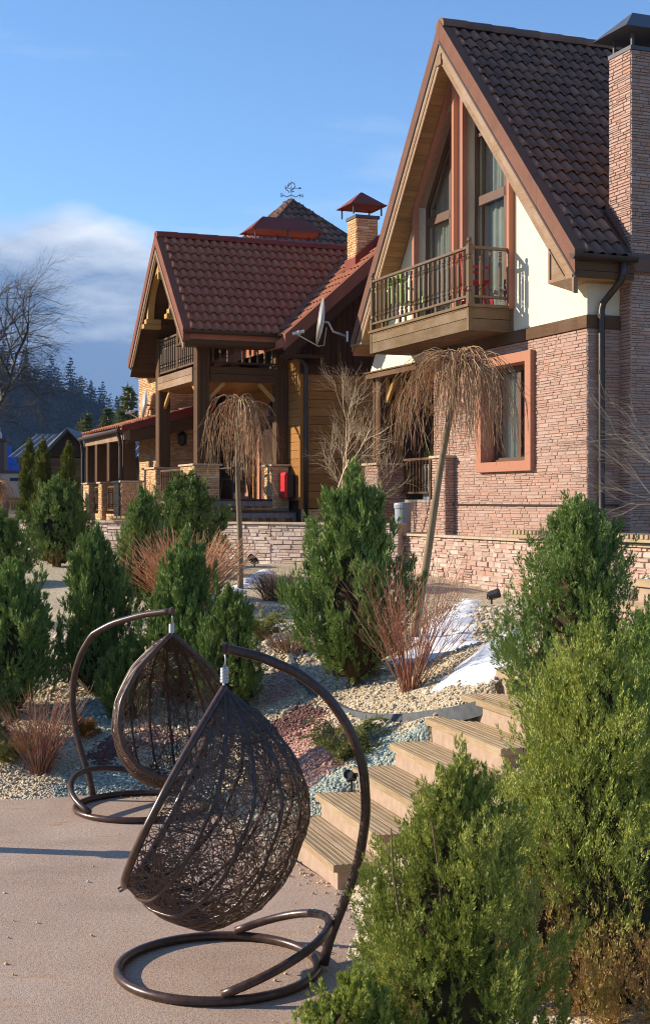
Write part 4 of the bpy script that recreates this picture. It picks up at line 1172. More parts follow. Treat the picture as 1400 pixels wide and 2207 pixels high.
# doors and lights under the porch
mb = MB(); mb.prism([[(.55, 2.49), (.55, 4.45), (1.75, 4.45), (1.75, 2.49)], [(.70, 2.47), (.70, 4.30), (1.60, 4.30), (1.60, 2.47)]], lambda u, w, t_: (t_, u, w), 1.90, 1.99); mb.build('door_surround', 'terracotta', T)
mb = MB(); mb.box(1.94, 1.97, .70, 1.60, 2.50, 4.30); d_ = mb.build('door', 'window_frame', T)
pane(d_, [(.80, 2.7), (1.12, 2.7), (1.12, 4.2), (.80, 4.2)], 1.935); pane(d_, [(1.18, 2.7), (1.50, 2.7), (1.50, 4.2), (1.18, 4.2)], 1.935)
mb = MB(); mb.box(1.90, 1.95, 2.35, 3.1, 2.5, 4.2); mb.build('window_surround', 'terracotta', T)
mb = MB(); mb.box(1.885, 1.90, 2.5, 2.95, 2.65, 4.05); w_ = mb.build('window', 'room_dark', T); pane(w_, [(2.5, 2.65), (2.95, 2.65), (2.95, 4.05), (2.5, 4.05)], 1.875)
mb = MB(); mb.lathe([(.03, 0), (.09, .05), (.10, .22), (.12, .24), (.02, .34), (.02, .40)], (1.80, .45, 4.25), 6); mb.beam((1.99, .45, 4.6), (1.80, .45, 4.6), .02, .02); mb.build('wall_lantern', 'black_plastic', T)
mb = MB(); mb.lathe([(.03, 0), (.10, .05), (.11, .24), (.13, .26), (.02, .36), (.02, .60)], (.9, 4.2, 3.75), 6); mb.build('hanging_lantern', 'black_plastic', T)
# dark boards behind the upper balcony
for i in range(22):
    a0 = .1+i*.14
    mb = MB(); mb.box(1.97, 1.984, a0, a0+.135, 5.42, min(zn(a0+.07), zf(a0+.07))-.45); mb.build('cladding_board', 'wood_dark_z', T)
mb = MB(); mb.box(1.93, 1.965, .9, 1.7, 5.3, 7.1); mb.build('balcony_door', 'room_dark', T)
# chimney with red hood
fg.rect((3.41, .18, 0), (0, -1, 0), (-1, 0, 0), .48, 7.3, 8.45, .2, .055, weight=.9)
fg.rect((3.41, -.3, 0), (1, 0, 0), (0, -1, 0), .50, 7.3, 8.45, .2, .055, weight=.8)
mb = MB(); mb.box(3.418, 3.9, -.292, .17, 7.0, 8.45); mb.build('chimney_stack', 'mortar', T)
mb = MB(); mb.box(3.38, 3.94, -.33, .21, 8.452, 8.52); mb.build('chimney_collar', 'metal_charcoal', T)
mb = MB(); mb.prism([[(-.36, 7.35), (.24, 7.35), (.24, 7.62), (-.36, 7.62)]], lambda u, w, t_: (t_, u, w), 3.37, 3.385); mb.build('chimney_flashing', 'metal_red', T)
mb = MB(); mb.prism([[(3.36, zm_(3.36)-.05), (4.1, zm_(4.1)-.05), (4.1, zm_(4.1)+.22), (3.36, zm_(3.36)+.22)]], lambda u, w, t_: (u, t_, w), -.35, -.335); mb.build('chimney_flashing', 'metal_red', T)
def hood(b0, b1, a0, a1, z0, z1, rl, zl_, mat):
    for x in (b0+.12, (b0+b1)/2, b1-.12) if b1-b0 > 1.2 else (b0+.1, b1-.1):
        for y in (a0+.1, a1-.1):
            mb = MB(); mb.box(x-.014, x+.014, y-.014, y+.014, zl_, z0+.05); mb.build('hood_leg', 'metal_charcoal', T)
    am = (a0+a1)/2; mb = MB()
    mb.add([(b0, a0, z0), (b1, a0, z0), (b1, a1, z0), (b0, a1, z0), (b0+rl, am, z1), (b1-rl, am, z1), (b0+.02, a0+.02, z0+.03), (b1-.02, a0+.02, z0+.03), (b1-.02, a1-.02, z0+.03), (b0+.02, a1-.02, z0+.03)],
           [(0, 1, 5, 4), (1, 2, 5), (2, 3, 4, 5), (3, 0, 4), (6, 9, 8, 7), (0, 6, 7, 1), (1, 7, 8, 2), (2, 8, 9, 3), (3, 9, 6, 0)])
    mb.build('chimney_hood', mat, T)
hood(3.22, 4.06, -.46, .38, 8.72, 9.06, .40, 8.52, 'metal_red')
hood(1.95, 3.75, 2.25, 3.15, 8.60, 8.97, .42, 8.1, 'metal_red')
mb = MB(); mb.box(2.15, 3.55, 2.35, 3.05, 7.0, 8.08); mb.build('chimney_stack', 'metal_charcoal', T)
# stair tower with a dark pyramid roof
tb, ta = 5.23, 8.46; tw = 2.1; tz, tp = 8.75, 10.70
for k, (n1, along) in enumerate((((0, -1), (1, 0)), ((-1, 0), (0, -1)), ((0, 1), (-1, 0)), ((1, 0), (0, 1)))):
    c = Vector((tb, ta, 0)); nv = Vector((*n1, 0)); av = Vector((*along, 0))
    p0 = c+nv*tw-av*tw; p1 = c+nv*tw+av*tw
    mb = MB(); mb.add([(*p0.xy, tz), (*p1.xy, tz), (tb, ta, tp)], [(0, 1, 2)]); mb.build('tower_roof_deck', 'tile_brown', T)
    mb = MB(); mb.beam((*p0.xy, tz), (tb, ta, tp+.02), .16, .10); mb.build('hip_cap', 'trim_brown', T)
    if k < 2:
        up = Vector((-nv.x*tw, -nv.y*tw, tp-tz)); sl = up.length; up.normalize(); nr = av.cross(up).normalized()
        if nr.z < 0: nr = -nr
        roof_tiles(T, (*p0.xy, tz+.01), av, up, nr, 2*tw, sl, 'tile_brown', w=.2, g=.3, keep=lambda s, t_: abs(s-tw) < (1-(t_-.05)/sl)*tw-.05, limit=60, near=(0, -3, 9))
mb = MB(); mb.box(tb-1.7, tb+1.7, ta-1.7, ta+1.7, 4, tz); mb.build('tower_wall', 'stucco_cream', T)
mb = MB(); mb.lathe([(.13, 0), (.14, .06), (.05, .12)], (tb, ta, tp-.08), 8); mb.build('tower_finial', 'trim_brown', T)
# lean-to porch at the far end
le0, le1 = 3.95, 8.2
zlt = lambda b: 4.15+(b+.55)*.285
mb = MB(); mb.add([(-.6, le0, zlt(-.6)), (-.6, le1, zlt(-.6)), (1.4, le1, zlt(1.4)), (1.4, le0, zlt(1.4)), (-.6, le0, zlt(-.6)-.08), (-.6, le1, zlt(-.6)-.08), (1.4, le1, zlt(1.4)-.08), (1.4, le0, zlt(1.4)-.08)],
                  [(0, 1, 2, 3), (7, 6, 5, 4), (0, 4, 5, 1), (1, 5, 6, 2), (2, 6, 7, 3), (3, 7, 4, 0)]); mb.build('lean_to_deck', 'tile_red', T)
ul = Vector((1, 0, .285)).normalized()
roof_tiles(T, (-.62, le1, zlt(-.62)+.0), (0, -1, 0), ul, Vector((-.285, 0, 1)).normalized(), le1-le0, 2.0, 'tile_red', w=.19, g=.3, limit=60, near=(-3, 3, 5))
mb = MB(); mb.prism([[(-.62, zlt(-.62)+.05), (1.6, zlt(1.6)+.05), (1.6, zlt(1.6)-.17), (-.62, zlt(-.62)-.10)]], lambda u, w, t_: (u, t_, w), le0-.05, le0-.02); mb.build('verge_trim', 'metal_red', T)
mb = MB(); mb.prism([[(-.5, zlt(-.5)-.12), (1.6, zlt(1.6)-.18), (1.6, zlt(1.6)-.5), (-.5, zlt(-.5)-.4)]], lambda u, w, t_: (u, t_, w), le0, le0+.06); mb.build('beam_board', 'wood_brown_x', T)
mb = MB(); mb.box(-.56, -.42, le0, le1, 3.86, 4.06); mb.build('beam_board', 'wood_fascia', T)
mb = MB(); mb.tube([(-.68, le0, 4.08), (-.68, le1, 4.04)], .05, 8); mb.build('gutter', 'metal_brown', T)
for a in (le0+.15, le1-.05):
    mb = MB(); mb.tube([(-.68, a, 4.06), (-.62, a, 3.9), (-.60, a, 3.7), (-.60, a, 2.0)], .045, 8); mb.build('downpipe', 'metal_brown', T)
for a in (4.15, 5.6, 6.9, 8.0):
    mb = MB(); mb.box(-.54, -.26, a-.13, a+.13, 2.93, 3.87); mb.build('porch_post', 'wood_brown_z', T, bevel=.01)
for a0, a1 in ((3.98, 4.75), (6.0, 6.35), (7.45, 8.1)):
    pillar(-.60, -.12, a0, a1, 1.9, 2.88, .8, .5)
fg.rect((-.5, 7.5, 0), (0, -1, 0), (-1, 0, 0), 2.9, 1.9, 2.15, .18, .05, weight=.7)
rail_run(T, (-.45, 4.76, 0), (-.45, 5.99, 0), 2.24, 2.80, 9, bm3, 'wood_brown_y', .05)
rail_run(T, (-.45, 6.36, 0), (-.45, 7.44, 0), 2.24, 2.80, 8, bm3, 'wood_brown_y', .05)
mb = MB(); mb.box(-.48, -.2, 4.6, 7.5, 1.8, 2.14); mb.box(-.45, 1.0, 4.3, 8.0, 1.8, 2.05); mb.build('porch_base', 'mortar', T)
fg.emit(T, 'stone_gold')

# weather vane on the tower
vp = TO+HU*ta+HV*tb
W = empty('weather_vane', (vp.x, vp.y, tp+.02)); W.scale = (.56, .56, .56); tag(W, 'black wrought iron weather vane with S and N letters on the tower roof', 'weather vane')
mb = MB(); mb.tube([(0, 0, -.05), (0, 0, .95)], .012, 6); mb.build('rod', 'black_plastic', W)
pts = [(-.42+.84*i/20, 0, .22+.05*math.cos(i/20*4*math.pi)) for i in range(21)]
mb = MB(); mb.tube(pts, .018, 6); mb.tube([(0, -.3, .2), (0, .3, .2)], .014, 5); mb.build('cardinal_arms', 'black_plastic', W)
def letter(name, strokes, o, s):
    mb = MB()
    for st in strokes: mb.tube([(o[0]+x*s, o[1], o[2]+z*s) for x, z in st], .017, 5)
    mb.build(name, 'black_plastic', W)
letter('letter_s', [[(.9, .85), (.6, 1), (.2, .95), (.1, .7), (.4, .52), (.8, .4), (.9, .15), (.5, 0), (.1, .1)]], (-.56, 0, .17), .16)
letter('letter_n', [[(0, 0), (0, 1)], [(0, 1), (.8, 0)], [(.8, 0), (.8, 1)]], (.43, 0, .15), .16)
mb = MB(); mb.tube([(-.34, 0, .60), (.40, 0, .60)], .016, 5); mb.add([(.38, 0, .54), (.52, 0, .60), (.38, 0, .66), (.38, .012, .60)], [(0, 1, 2), (0, 3, 1), (1, 3, 2), (0, 2, 3)]); mb.build('arrow', 'black_plastic', W)
mb = MB()
for (x0, z0, x1, z1) in ((-.10, .38, -.26, .52), (-.26, .52, -.30, .72), (-.2, .62, -.05, .82), (-.05, .82, .1, .86), (.1, .86, .16, .74), (-.05, .45, .10, .55), (.1, .55, .2, .72), (-.18, .72, -.12, .88), (0, .4, .14, .44)):
    mb.tube([(x0, 0, z0), ((x0+x1)/2+.02, 0, (z0+z1)/2+.03), (x1, 0, z1)], .022, 5)
mb.build('scroll_work', 'black_plastic', W)
# ------------------------------------------------------------------ hanging egg chairs
EGG = np.array([(0, 0), (26, 118), (72, 207), (134, 262), (171, 278), (287, 290), (377, 267), (461, 197), (482, 106), (468, 33), (455, 2)], float)/406
def resample(P, n):
    d = np.concatenate([[0], np.cumsum(np.linalg.norm(np.diff(P, axis=0), axis=1))]); d /= d[-1]
    t_ = np.linspace(0, 1, 200); Q = np.stack([np.interp(t_, d, P[:, k]) for k in range(P.shape[1])], 1)
    for _ in range(30): Q[1:-1] = .5*Q[1:-1]+.25*(Q[:-2]+Q[2:])
    d = np.concatenate([[0], np.cumsum(np.linalg.norm(np.diff(Q, axis=0), axis=1))]); d /= d[-1]
    return np.stack([np.interp(np.linspace(0, 1, n), d, Q[:, k]) for k in range(P.shape[1])], 1)
_prof = resample(EGG, 101)
_rim = resample(np.array([(0, 0), (.10, .11), (.28, .30), (.50, .435), (.68, .47), (.85, .44), (1.0, .34), (1.09, .19), (1.12, .0)]), 101)
def egg_pt(s, psi):
    """s from the top (0) to the lip (1), psi across the back (0..pi); returns down, side, back"""
    s = np.clip(s, 0, 1)*100; i = np.clip(s.astype(int), 0, 99); f_ = s-i
    pr = _prof[i]*(1-f_)[..., None]+_prof[i+1]*f_[..., None]; rm = _rim[i]*(1-f_)[..., None]+_rim[i+1]*f_[..., None]
    sn = np.sin(psi); cs = np.cos(psi)
    return np.stack([rm[..., 0]*(1-sn)+pr[..., 0]*sn, rm[..., 1]*np.sign(cs)*np.abs(cs)**.9, pr[..., 1]*sn**.9], -1)
def egg_chair(label, hook, back, ring_c, foot_dir, reach, hang, seed, strands, tilt=25.9, ring_r=.51):
    r_ = np.random.default_rng(seed)
    hook = Vector(hook)
    e = empty('hanging_egg_chair', (ring_c[0], ring_c[1], 0)); tag(e, label, 'hanging chair', 'egg chairs on the patio')
    o = Vector((ring_c[0], ring_c[1], 0))
    fd = Vector((*foot_dir, 0)).normalized(); sd = Vector((-fd.y, fd.x, 0))
    tr = .024
    mb = MB(); mb.ring([fd*ring_r*math.cos(t_)+sd*ring_r*math.sin(t_)+Vector((0, 0, tr)) for t_ in np.linspace(0, 2*math.pi, 64, endpoint=False)], tr, 10); mb.build('base_ring', 'chair_tube', e, smooth=True)
    foot = fd*(ring_r+.03)
    # second loop, rising from the ring to the mast
    pts = []
    for t_ in np.linspace(-1.62, 1.62, 29):
        pts.append(fd*(.08+(ring_r-.02)*math.cos(t_)*1.0)+sd*(ring_r*.98)*math.sin(t_)+Vector((0, 0, .045+.20*max(0, math.cos(t_*.95)))))
    mb = MB(); mb.tube(pts, tr*.95, 10); mb.build('base_brace', 'chair_tube', e, smooth=True)
    hz = hook.z
    arch = [(0.0, .02), (.03, .10), (.11, .22), (.185, .35), (.22, .49), (.205, .635), (.135, .75), (.02, .852), (-.12, .923), (-.30, .974), (-.47, 1.0)]
    hk = hook-o; hk.z = 0
    span = (hk-foot).length; ad = (hk-foot).normalized()
    A = resample(np.array(arch), 40)
    pts = [foot-ad*(x*span/.47 if x < 0 else -0)*1.0+(-ad)*(x if x > 0 else 0)*1.0+Vector((0, 0, z*hz)) for x, z in A]
    pts = [foot+(ad*(-x*span/.47) if x < 0 else -ad*x)+Vector((0, 0, z*hz)) for x, z in A]
    mb = MB(); mb.tube(pts, tr*1.08, 12); mb.build('mast', 'chair_tube', e, smooth=True)
    mb = MB(); mb.lathe([(tr*1.25, -.01), (tr*1.25, .012)], hk+Vector((0, 0, hz)), 12, axis=ad); mb.build('mast_end_plate', 'chair_tube', e)
    # chain and spring
    mb = MB(); mb.tube([hk+Vector((0, 0, hz-.01)), hk+Vector((.006, 0, hz-.06)), hk+Vector((0, 0, hz-.10))], .005, 6)
    sp = [hk+Vector((.020*math.cos(q*1.25), .020*math.sin(q*1.25), hz-.10-.075*q/50)) for q in range(51)]
    mb.tube(sp, .0045, 5); mb.tube([hk+Vector((0, 0, hz-.17)), hk+Vector((-.006, 0, hz-.20)), hk+Vector((0, 0, hz-hang))], .006, 6)
    mb.build('spring', 'galvanised', e, smooth=True)
    top = hk+Vector((0, 0, hz-hang))
    bk = Vector((*back, 0)).normalized(); sdv = Vector((-bk.y, bk.x, 0)); tl = math.radians(tilt)
    down = -bk*math.sin(tl)-Vector((0, 0, math.cos(tl))); deep = bk*math.cos(tl)-Vector((0, 0, math.sin(tl)))
    Mx = np.array([down, sdv, deep]); tp_ = np.array(top)
    def W3(q): return q@Mx+tp_
    ss = np.linspace(0, 1, 48)
    for i, psi in enumerate((0, math.pi)):
        q = W3(egg_pt(ss, np.full(48, psi))); mb = MB(); mb.tube([tuple(p) for p in q], .021, 8); mb.build('rim', 'chair_tube', e, smooth=True)
    for psi in np.linspace(0, math.pi, 11)[1:-1]:
        q = W3(egg_pt(ss, np.full(48, psi))); mb = MB(); mb.tube([tuple(p) for p in q], .0112, 6); mb.build('rib', 'chair_tube', e, smooth=True)
    # woven strands wandering over the shell
    paths = []
    for k in range(strands):
        s = r_.uniform(.10, .98); psi = r_.uniform(.02, math.pi-.02); hd = r_.uniform(0, 6.28); cv = r_.normal(0, 4.2); P = []
        for j in range(34):
            P.append((s, psi)); ep = .004
            a = egg_pt(np.array([s, s+ep, s]), np.array([psi, psi, psi+ep]))
            gs = np.linalg.norm(a[1]-a[0])/ep+.25; gp = np.linalg.norm(a[2]-a[0])/ep+.12
            s += .026*math.cos(hd)/gs; psi += .026*math.sin(hd)/gp; hd += .026*cv
            if s > .985 or s < .03: hd = math.pi-hd; s = min(max(s, .03), .985); cv = -cv
            if psi < .02 or psi > math.pi-.02: hd = -hd; psi = min(max(psi, .02), math.pi-.02); cv = -cv
            if r_.random() < .05: cv = r_.normal(0, 4.2)
        P = np.array(P); q = egg_pt(P[:, 0], P[:, 1])
        q[:, 2] += r_.uniform(-.008, .010)+.004*np.sin(np.arange(34)*.9+k)
        paths.append(W3(q))
    # wraps round the rim, thick towards the lip and the top
    for k in range(int(strands*.22)):
        s = np.linspace(0, .06+.05*r_.random(), 34)+(r_.uniform(.86, .92) if r_.random() < .6 else r_.uniform(.02, .12)); psi = np.linspace(0, r_.uniform(.6, 2.6), 34)+r_.uniform(0, .5)
        q = egg_pt(np.clip(s, 0, .99), np.clip(psi, 0, math.pi)); q += r_.normal(0, .008, (1, 3)); paths.append(W3(q))
    V, F = tubes_np(np.array(paths), np.full((len(paths), 34), .0024), 3)
    w = link('wicker_weave', np_mesh('wicker_weave', V, F, 'wicker', True), e); stuff(w)
    # loose tie at the lip
    lp = W3(egg_pt(np.array([1.0]), np.array([1.57])))[0]
    mb = MB(); c = Vector(lp); mb.tube([c+Vector((0, 0, .03)), c+Vector((-.03, 0, -.01)), c+Vector((-.07, -.01, -.03)), c+Vector((-.06, -.01, -.045)), c+Vector((-.01, 0, -.02))], .006, 6); mb.build('tie_strap', 'wicker', e)
    return e
egg_chair('brown wicker egg chair in front, turned sideways with its back to the steps', (-.515, 7.20, 1.657), (.995, -.10), (-.547, 7.20), (1, 0), .5, .205, 3, 900)
egg_chair('brown wicker egg chair behind, its open side facing the viewer', (-1.195, 10.95, 1.56), (-.42, .91), (-1.44, 11.02), (-.80, .60), .8, .175, 5, 760, tilt=12)

# ------------------------------------------------------------------ small things about the garden and the houses
def spotlight(label, x, y, aim, z=None, k=1.0):
    z = ground_z(x, y) if z is None else z
    e = empty('garden_spotlight', (x, y, z)); e.scale = (k, k, k); tag(e, label, 'spotlight', 'black garden spotlights')
    a = Vector(aim).normalized()
    mb = MB(); mb.lathe([(.035, -.05), (.05, -.045), (.056, .0), (.066, .09), (.066, .115), (.058, .115), (.05, .095)], (0, 0, .13), 14, axis=a); mb.build('lamp_head', 'black_plastic', e, smooth=False)
    mb = MB(); mb.tube([(0, 0, -.12), (0, 0, .07)], .014, 6); mb.beam((-.05, 0, .07), (.05, 0, .07), .02, .012); mb.beam((.06, 0, .07), (.06, 0, .14), .012, .02); mb.beam((-.06, 0, .07), (-.06, 0, .14), .012, .02); mb.build('spike', 'black_plastic', e)
    mb = MB(); mb.lathe([(.05, .088), (.05, .092)], (0, 0, .13), 14, axis=a); mb.build('lens', 'glass', e)
spotlight('black spotlight lying by the snow below the stone house wall', 2.30, 19.4, (.9, -.3, .25))
spotlight('black spotlight on the gravel near the weeping tree by the pale wall', -1.25, 24.9, (-.8, .3, .5))
spotlight('black spotlight beside the lower steps, next to the small juniper', .19, 10.05, (-.4, -.8, .35), k=.55)
spotlight('black spotlight on the slope seen through the wicker of the front chair', -.62, 11.35, (-.2, -.6, .6), k=.7)

def bin_(x, y, z):
    e = empty('waste_bin', (x, y, z)); tag(e, 'round grey waste bin standing by the corner of the stone house porch', 'bin')
    mb = MB(); mb.lathe([(.125, 0), (.14, .02), (.155, .42), (.165, .44), (.15, .44)], n=20); mb.build('body', 'grey_plastic', e, smooth=False)
    mb = MB(); mb.lathe([(.17, .441), (.172, .50), (.16, .535), (.06, .545)], n=20); mb.build('lid', 'grey_plastic', e)
p = h1(-.10, 5.95, 1.86); bin_(p.x, p.y, 1.875)

def grill():
    p = TO+HU*(-.33)+HV*1.80
    e = empty('folding_case', (p.x, p.y, 2.50), HA); e.scale = (.85, .8, .95); tag(e, 'red and black folding case leaning on the porch pillar of the timber house', 'case')
    mb = MB(); mb.prism([[(-.07, .0), (-.10, .04), (-.10, .52), (-.06, .58), (.0, .58), (.0, .0)]], lambda u, w, q: (u, q, w), -.20, .20); mb.build('front_shell', 'red_plastic', e, bevel=.03)
    mb = MB(); mb.prism([[(.002, .0), (.002, .56), (.13, .55), (.15, .50), (.15, .05), (.12, .0)]], lambda u, w, q: (u, q, w), -.20, .20); mb.build('back_shell', 'black_plastic', e, bevel=.03)
grill()
def porch_chair(name, label, loc, rz, mat, s=1.0, cat='chair'):
    e = empty(name, loc, rz); e.scale = (s, s, s); tag(e, label, cat)
    mb = MB(); mb.box(-.22, .22, -.22, .22, .42, .45); mb.build('seat', mat, e, bevel=.012)
    mb = MB(); mb.prism([[(-.22, .45), (.22, .45), (.20, .88), (.12, .95), (-.12, .95), (-.20, .88)], [(-.07, .60), (.07, .60), (.07, .82), (-.07, .82)]], lambda u, w, q: (u, q+.08*(w-.45), w), .19, .22); mb.build('backrest', mat, e)
    for sx in (-1, 1):
        for sy in (-1, 1):
            mb = MB(); mb.beam((sx*.19, sy*.19, .42), (sx*.23, sy*.24, 0), .04, .04); mb.build('leg', mat, e)
        mb = MB(); mb.beam((sx*.23, -.2, .64), (sx*.23, .22, .66), .05, .03); mb.beam((sx*.23, -.19, .43), (sx*.23, -.19, .64), .035, .035); mb.build('armrest', mat, e)
def at(O, b, a, z): q = O+HV*b+HU*a; return (q.x, q.y, z)
porch_chair('garden_chair', 'red plastic chair on the balcony behind the corner post', at(H1O, -.36, 2.72, 5.49), HA+R(75), 'red_plastic')
porch_chair('garden_chair', 'bright green plastic chair at the far end of the balcony', at(H1O, -.38, 5.25, 5.49), HA+R(110), 'green_plastic')
porch_chair('porch_armchair', 'dark armchair on the timber house porch behind the weeping tree', at(TO, .98, .55, 2.49), HA+R(200), 'black_plastic')
# planter box on the stone house porch
def planter():
    p = at(H1O, .75, 6.3, 2.47)
    e = empty('planter_box', p, HA); tag(e, 'pale planter box with green shoots on the stone house porch', 'planter')
    mb = MB(); mb.prism([[(-.3, 0), (.3, 0), (.34, .66), (-.34, .66)]], lambda u, w, q: (q, u, w), -.14, .14); mb.build('box', 'grey_plastic', e, bevel=.01)
    m = 160; a = rng.uniform(-.3, .3, (m, 2))*np.array([.35, 1]); hgt = rng.uniform(.15, .4, m)
    V = []; F = []
    for i in range(m):
        x, y = a[i]; dx, dy = rng.normal(0, .05, 2); V += [(x-.008, y, .66), (x+.008, y, .66), (x+dx, y+dy, .66+hgt[i])]; F.append((3*i, 3*i+1, 3*i+2))
    link('shoots', np_mesh('shoots', np.array(V), np.array(F), 'juniper_yellow'), e)
planter()
# satellite dish on the eave of the stone house
def dish(label, c, nrm, r, arm, lnb):
    e = empty('satellite_dish', c); tag(e, label, 'satellite dish', 'satellite dishes')
    n = Vector(nrm).normalized()
    mb = MB(); prof = [(r*k/10, .16*r*(k/10)**2) for k in range(0, 11)]
    mb.lathe([(max(.004, a), b-.1*r) for a, b in prof], (0, 0, 0), 32, axis=n)
    d = mb.build('reflector', 'dish_white', e, smooth=True)
    sd = d.modifiers.new('solid', 'SOLIDIFY'); sd.thickness = .012
    mb = MB(); mb.tube([(0, 0, 0)-n*.0 if False else Vector((0, 0, 0))-n*.1*r, Vector((0, 0, 0))-n*.14, Vector(arm)*.45+Vector((0, 0, -.06)), Vector(arm)], .022, 8); mb.build('mount_arm', 'galvanised', e, smooth=True)
    mb = MB(); mb.box(arm[0]-.02, arm[0]+.02, arm[1]-.06, arm[1]+.06, arm[2]-.10, arm[2]+.10); mb.build('mount_plate', 'galvanised', e)
    L = Vector(lnb); bt = Vector((0, 0, -r*.98))
    mb = MB(); mb.tube([Vector((0, 0, -.1))-n*.1, bt-n*.05, bt+n*.06+Vector((0, 0, -.03)), L], .012, 6); mb.build('feed_arm', 'galvanised', e)
    mb = MB(); mb.lathe([(.03, -.05), (.035, .04), (.05, .06), (.05, .09)], L, 10, axis=-n+Vector((0, 0, .3))); mb.lathe([(.025, -.05), (.03, .04), (.04, .07)], L+Vector((.1, -.05, .02)), 10, axis=-n+Vector((0, 0, .3))); mb.build('feed_horn', 'galvanised', e)
dish('large pale satellite dish on an arm under the stone house eave', (-.07, 27.0, 5.90), (-.985, -.12, .12), .46, (.50, .15, -.27), (-.50, -.12, -.24))
dish('pale satellite dish seen edge on beside the far golden stone wall', at(TO, .2, 4.95, 4.75), (-.95, -.3, .1), .36, (.22, .1, -.1), (-.40, -.10, -.2))
# slatted bench tops on the retaining wall
def wall_bench(label, a0, a1):
    z = 1.90; o = h1(-.30, a0, z)
    e = empty('wall_bench', o, HA); tag(e, label, 'bench', 'slatted seats on the wall')
    L = a1-a0; n = int(L/.105)
    for i in range(n):
        mb = MB(); mb.box(-.20, .26, L*i/n+.012, L*(i+1)/n-.028, .045, .10); mb.build('slat', 'stair_plank', e, bevel=.004)
    for x in (-.16, .18):
        mb = MB(); mb.box(x-.02, x+.02, 0, L, .0, .043); mb.build('bearer', 'stair_plank', e)
wall_bench('slatted timber seat on the wall left of the tall right juniper', .15, 1.35)
wall_bench('slatted timber seat on the wall at the right picture edge', -2.3, -.9)
# slatted ledge on the pale wall
o = Vector((-4.3, 28.38, 2.07)); dq = (Vector((-2.2, 27.05, 2.07))-o); L = dq.length
e = empty('wall_bench', o, math.atan2(dq.y, dq.x)); tag(e, 'long slatted timber seat on the pale wall in front of the lean-to porch', 'bench', 'slatted seats on the wall')
for i in range(22):
    mb = MB(); mb.box(L*i/22+.008, L*(i+1)/22-.022, -.12, .3, .03, .075); mb.build('slat', 'stair_plank', e)
for y in (-.06, .22):
    mb = MB(); mb.box(0, L, y-.02, y+.02, -.015, .028); mb.build('bearer', 'stair_plank', e)
# broom lying on the porch steps
p = at(TO, .95, -.46, 2.255)
e = empty('broom', p, HA); tag(e, 'short broom with a light handle lying on the porch steps', 'broom')
mb = MB(); mb.tube([(-.05, 0, .03), (.55, -.02, .03)], .013, 6); mb.build('handle', 'wood_gold', e)
mb = MB(); mb.prism([[(-.05, -.02), (-.05, .06), (-.38, .10), (-.38, -.06)]], lambda u, w, q: (u, w-.02, q), .01, .045); mb.build('bristles', 'twig_brown', e)
# rubber edging strip
EDGE = [(1.14, 10.08), (1.02, 10.16), (.82, 10.38), (.63, 10.63), (.45, 10.97), (.33, 11.25), (.2, 11.58), (.08, 11.93), (-.02, 12.27), (-.10, 12.62), (-.18, 13.0), (-.25, 13.4), (-.32, 13.99), (-.36, 14.5)]
ep = resample(np.array(EDGE), 90)
v = []; f = []
for i, (x, y) in enumerate(ep):
    d = ep[min(i+1, 89)]-ep[max(i-1, 0)]; d /= np.linalg.norm(d); nrm = np.array([-d[1], d[0]])
    z = ground_z(x, y)
    for q, hz in ((-.02, -.06), (-.02, .055), (.02, .055), (.02, -.06)): v.append((x+nrm[0]*q, y+nrm[1]*q, z+hz))
for i in range(89):
    for k in range(4): f.append((i*4+k, i*4+(k+1) % 4, i*4+4+(k+1) % 4, i*4+4+k))
e = empty('rubber_edging', (ep[0][0], ep[0][1], ground_z(*ep[0]))); tag(e, 'black rubber edging strip curving between the gravel beds beside the steps', 'edging')
mb = MB(); mb.add([Vector(q)-e.location for q in v], f); mb.build('strip', 'rubber', e)
for i in range(2, 88, 2):
    x, y = ep[i]; d = ep[i+1]-ep[i-1]; d /= np.linalg.norm(d); nrm = np.array([-d[1], d[0]])
    c = Vector((x, y, ground_z(x, y)-.0))-e.location
    mb = MB(); mb.beam(c+Vector((nrm[0]*.02*-1, nrm[1]*-.02, .035)), c+Vector((nrm[0]*-.085, nrm[1]*-.085, -.012)), .022, .02); mb.build('tooth', 'rubber', e)
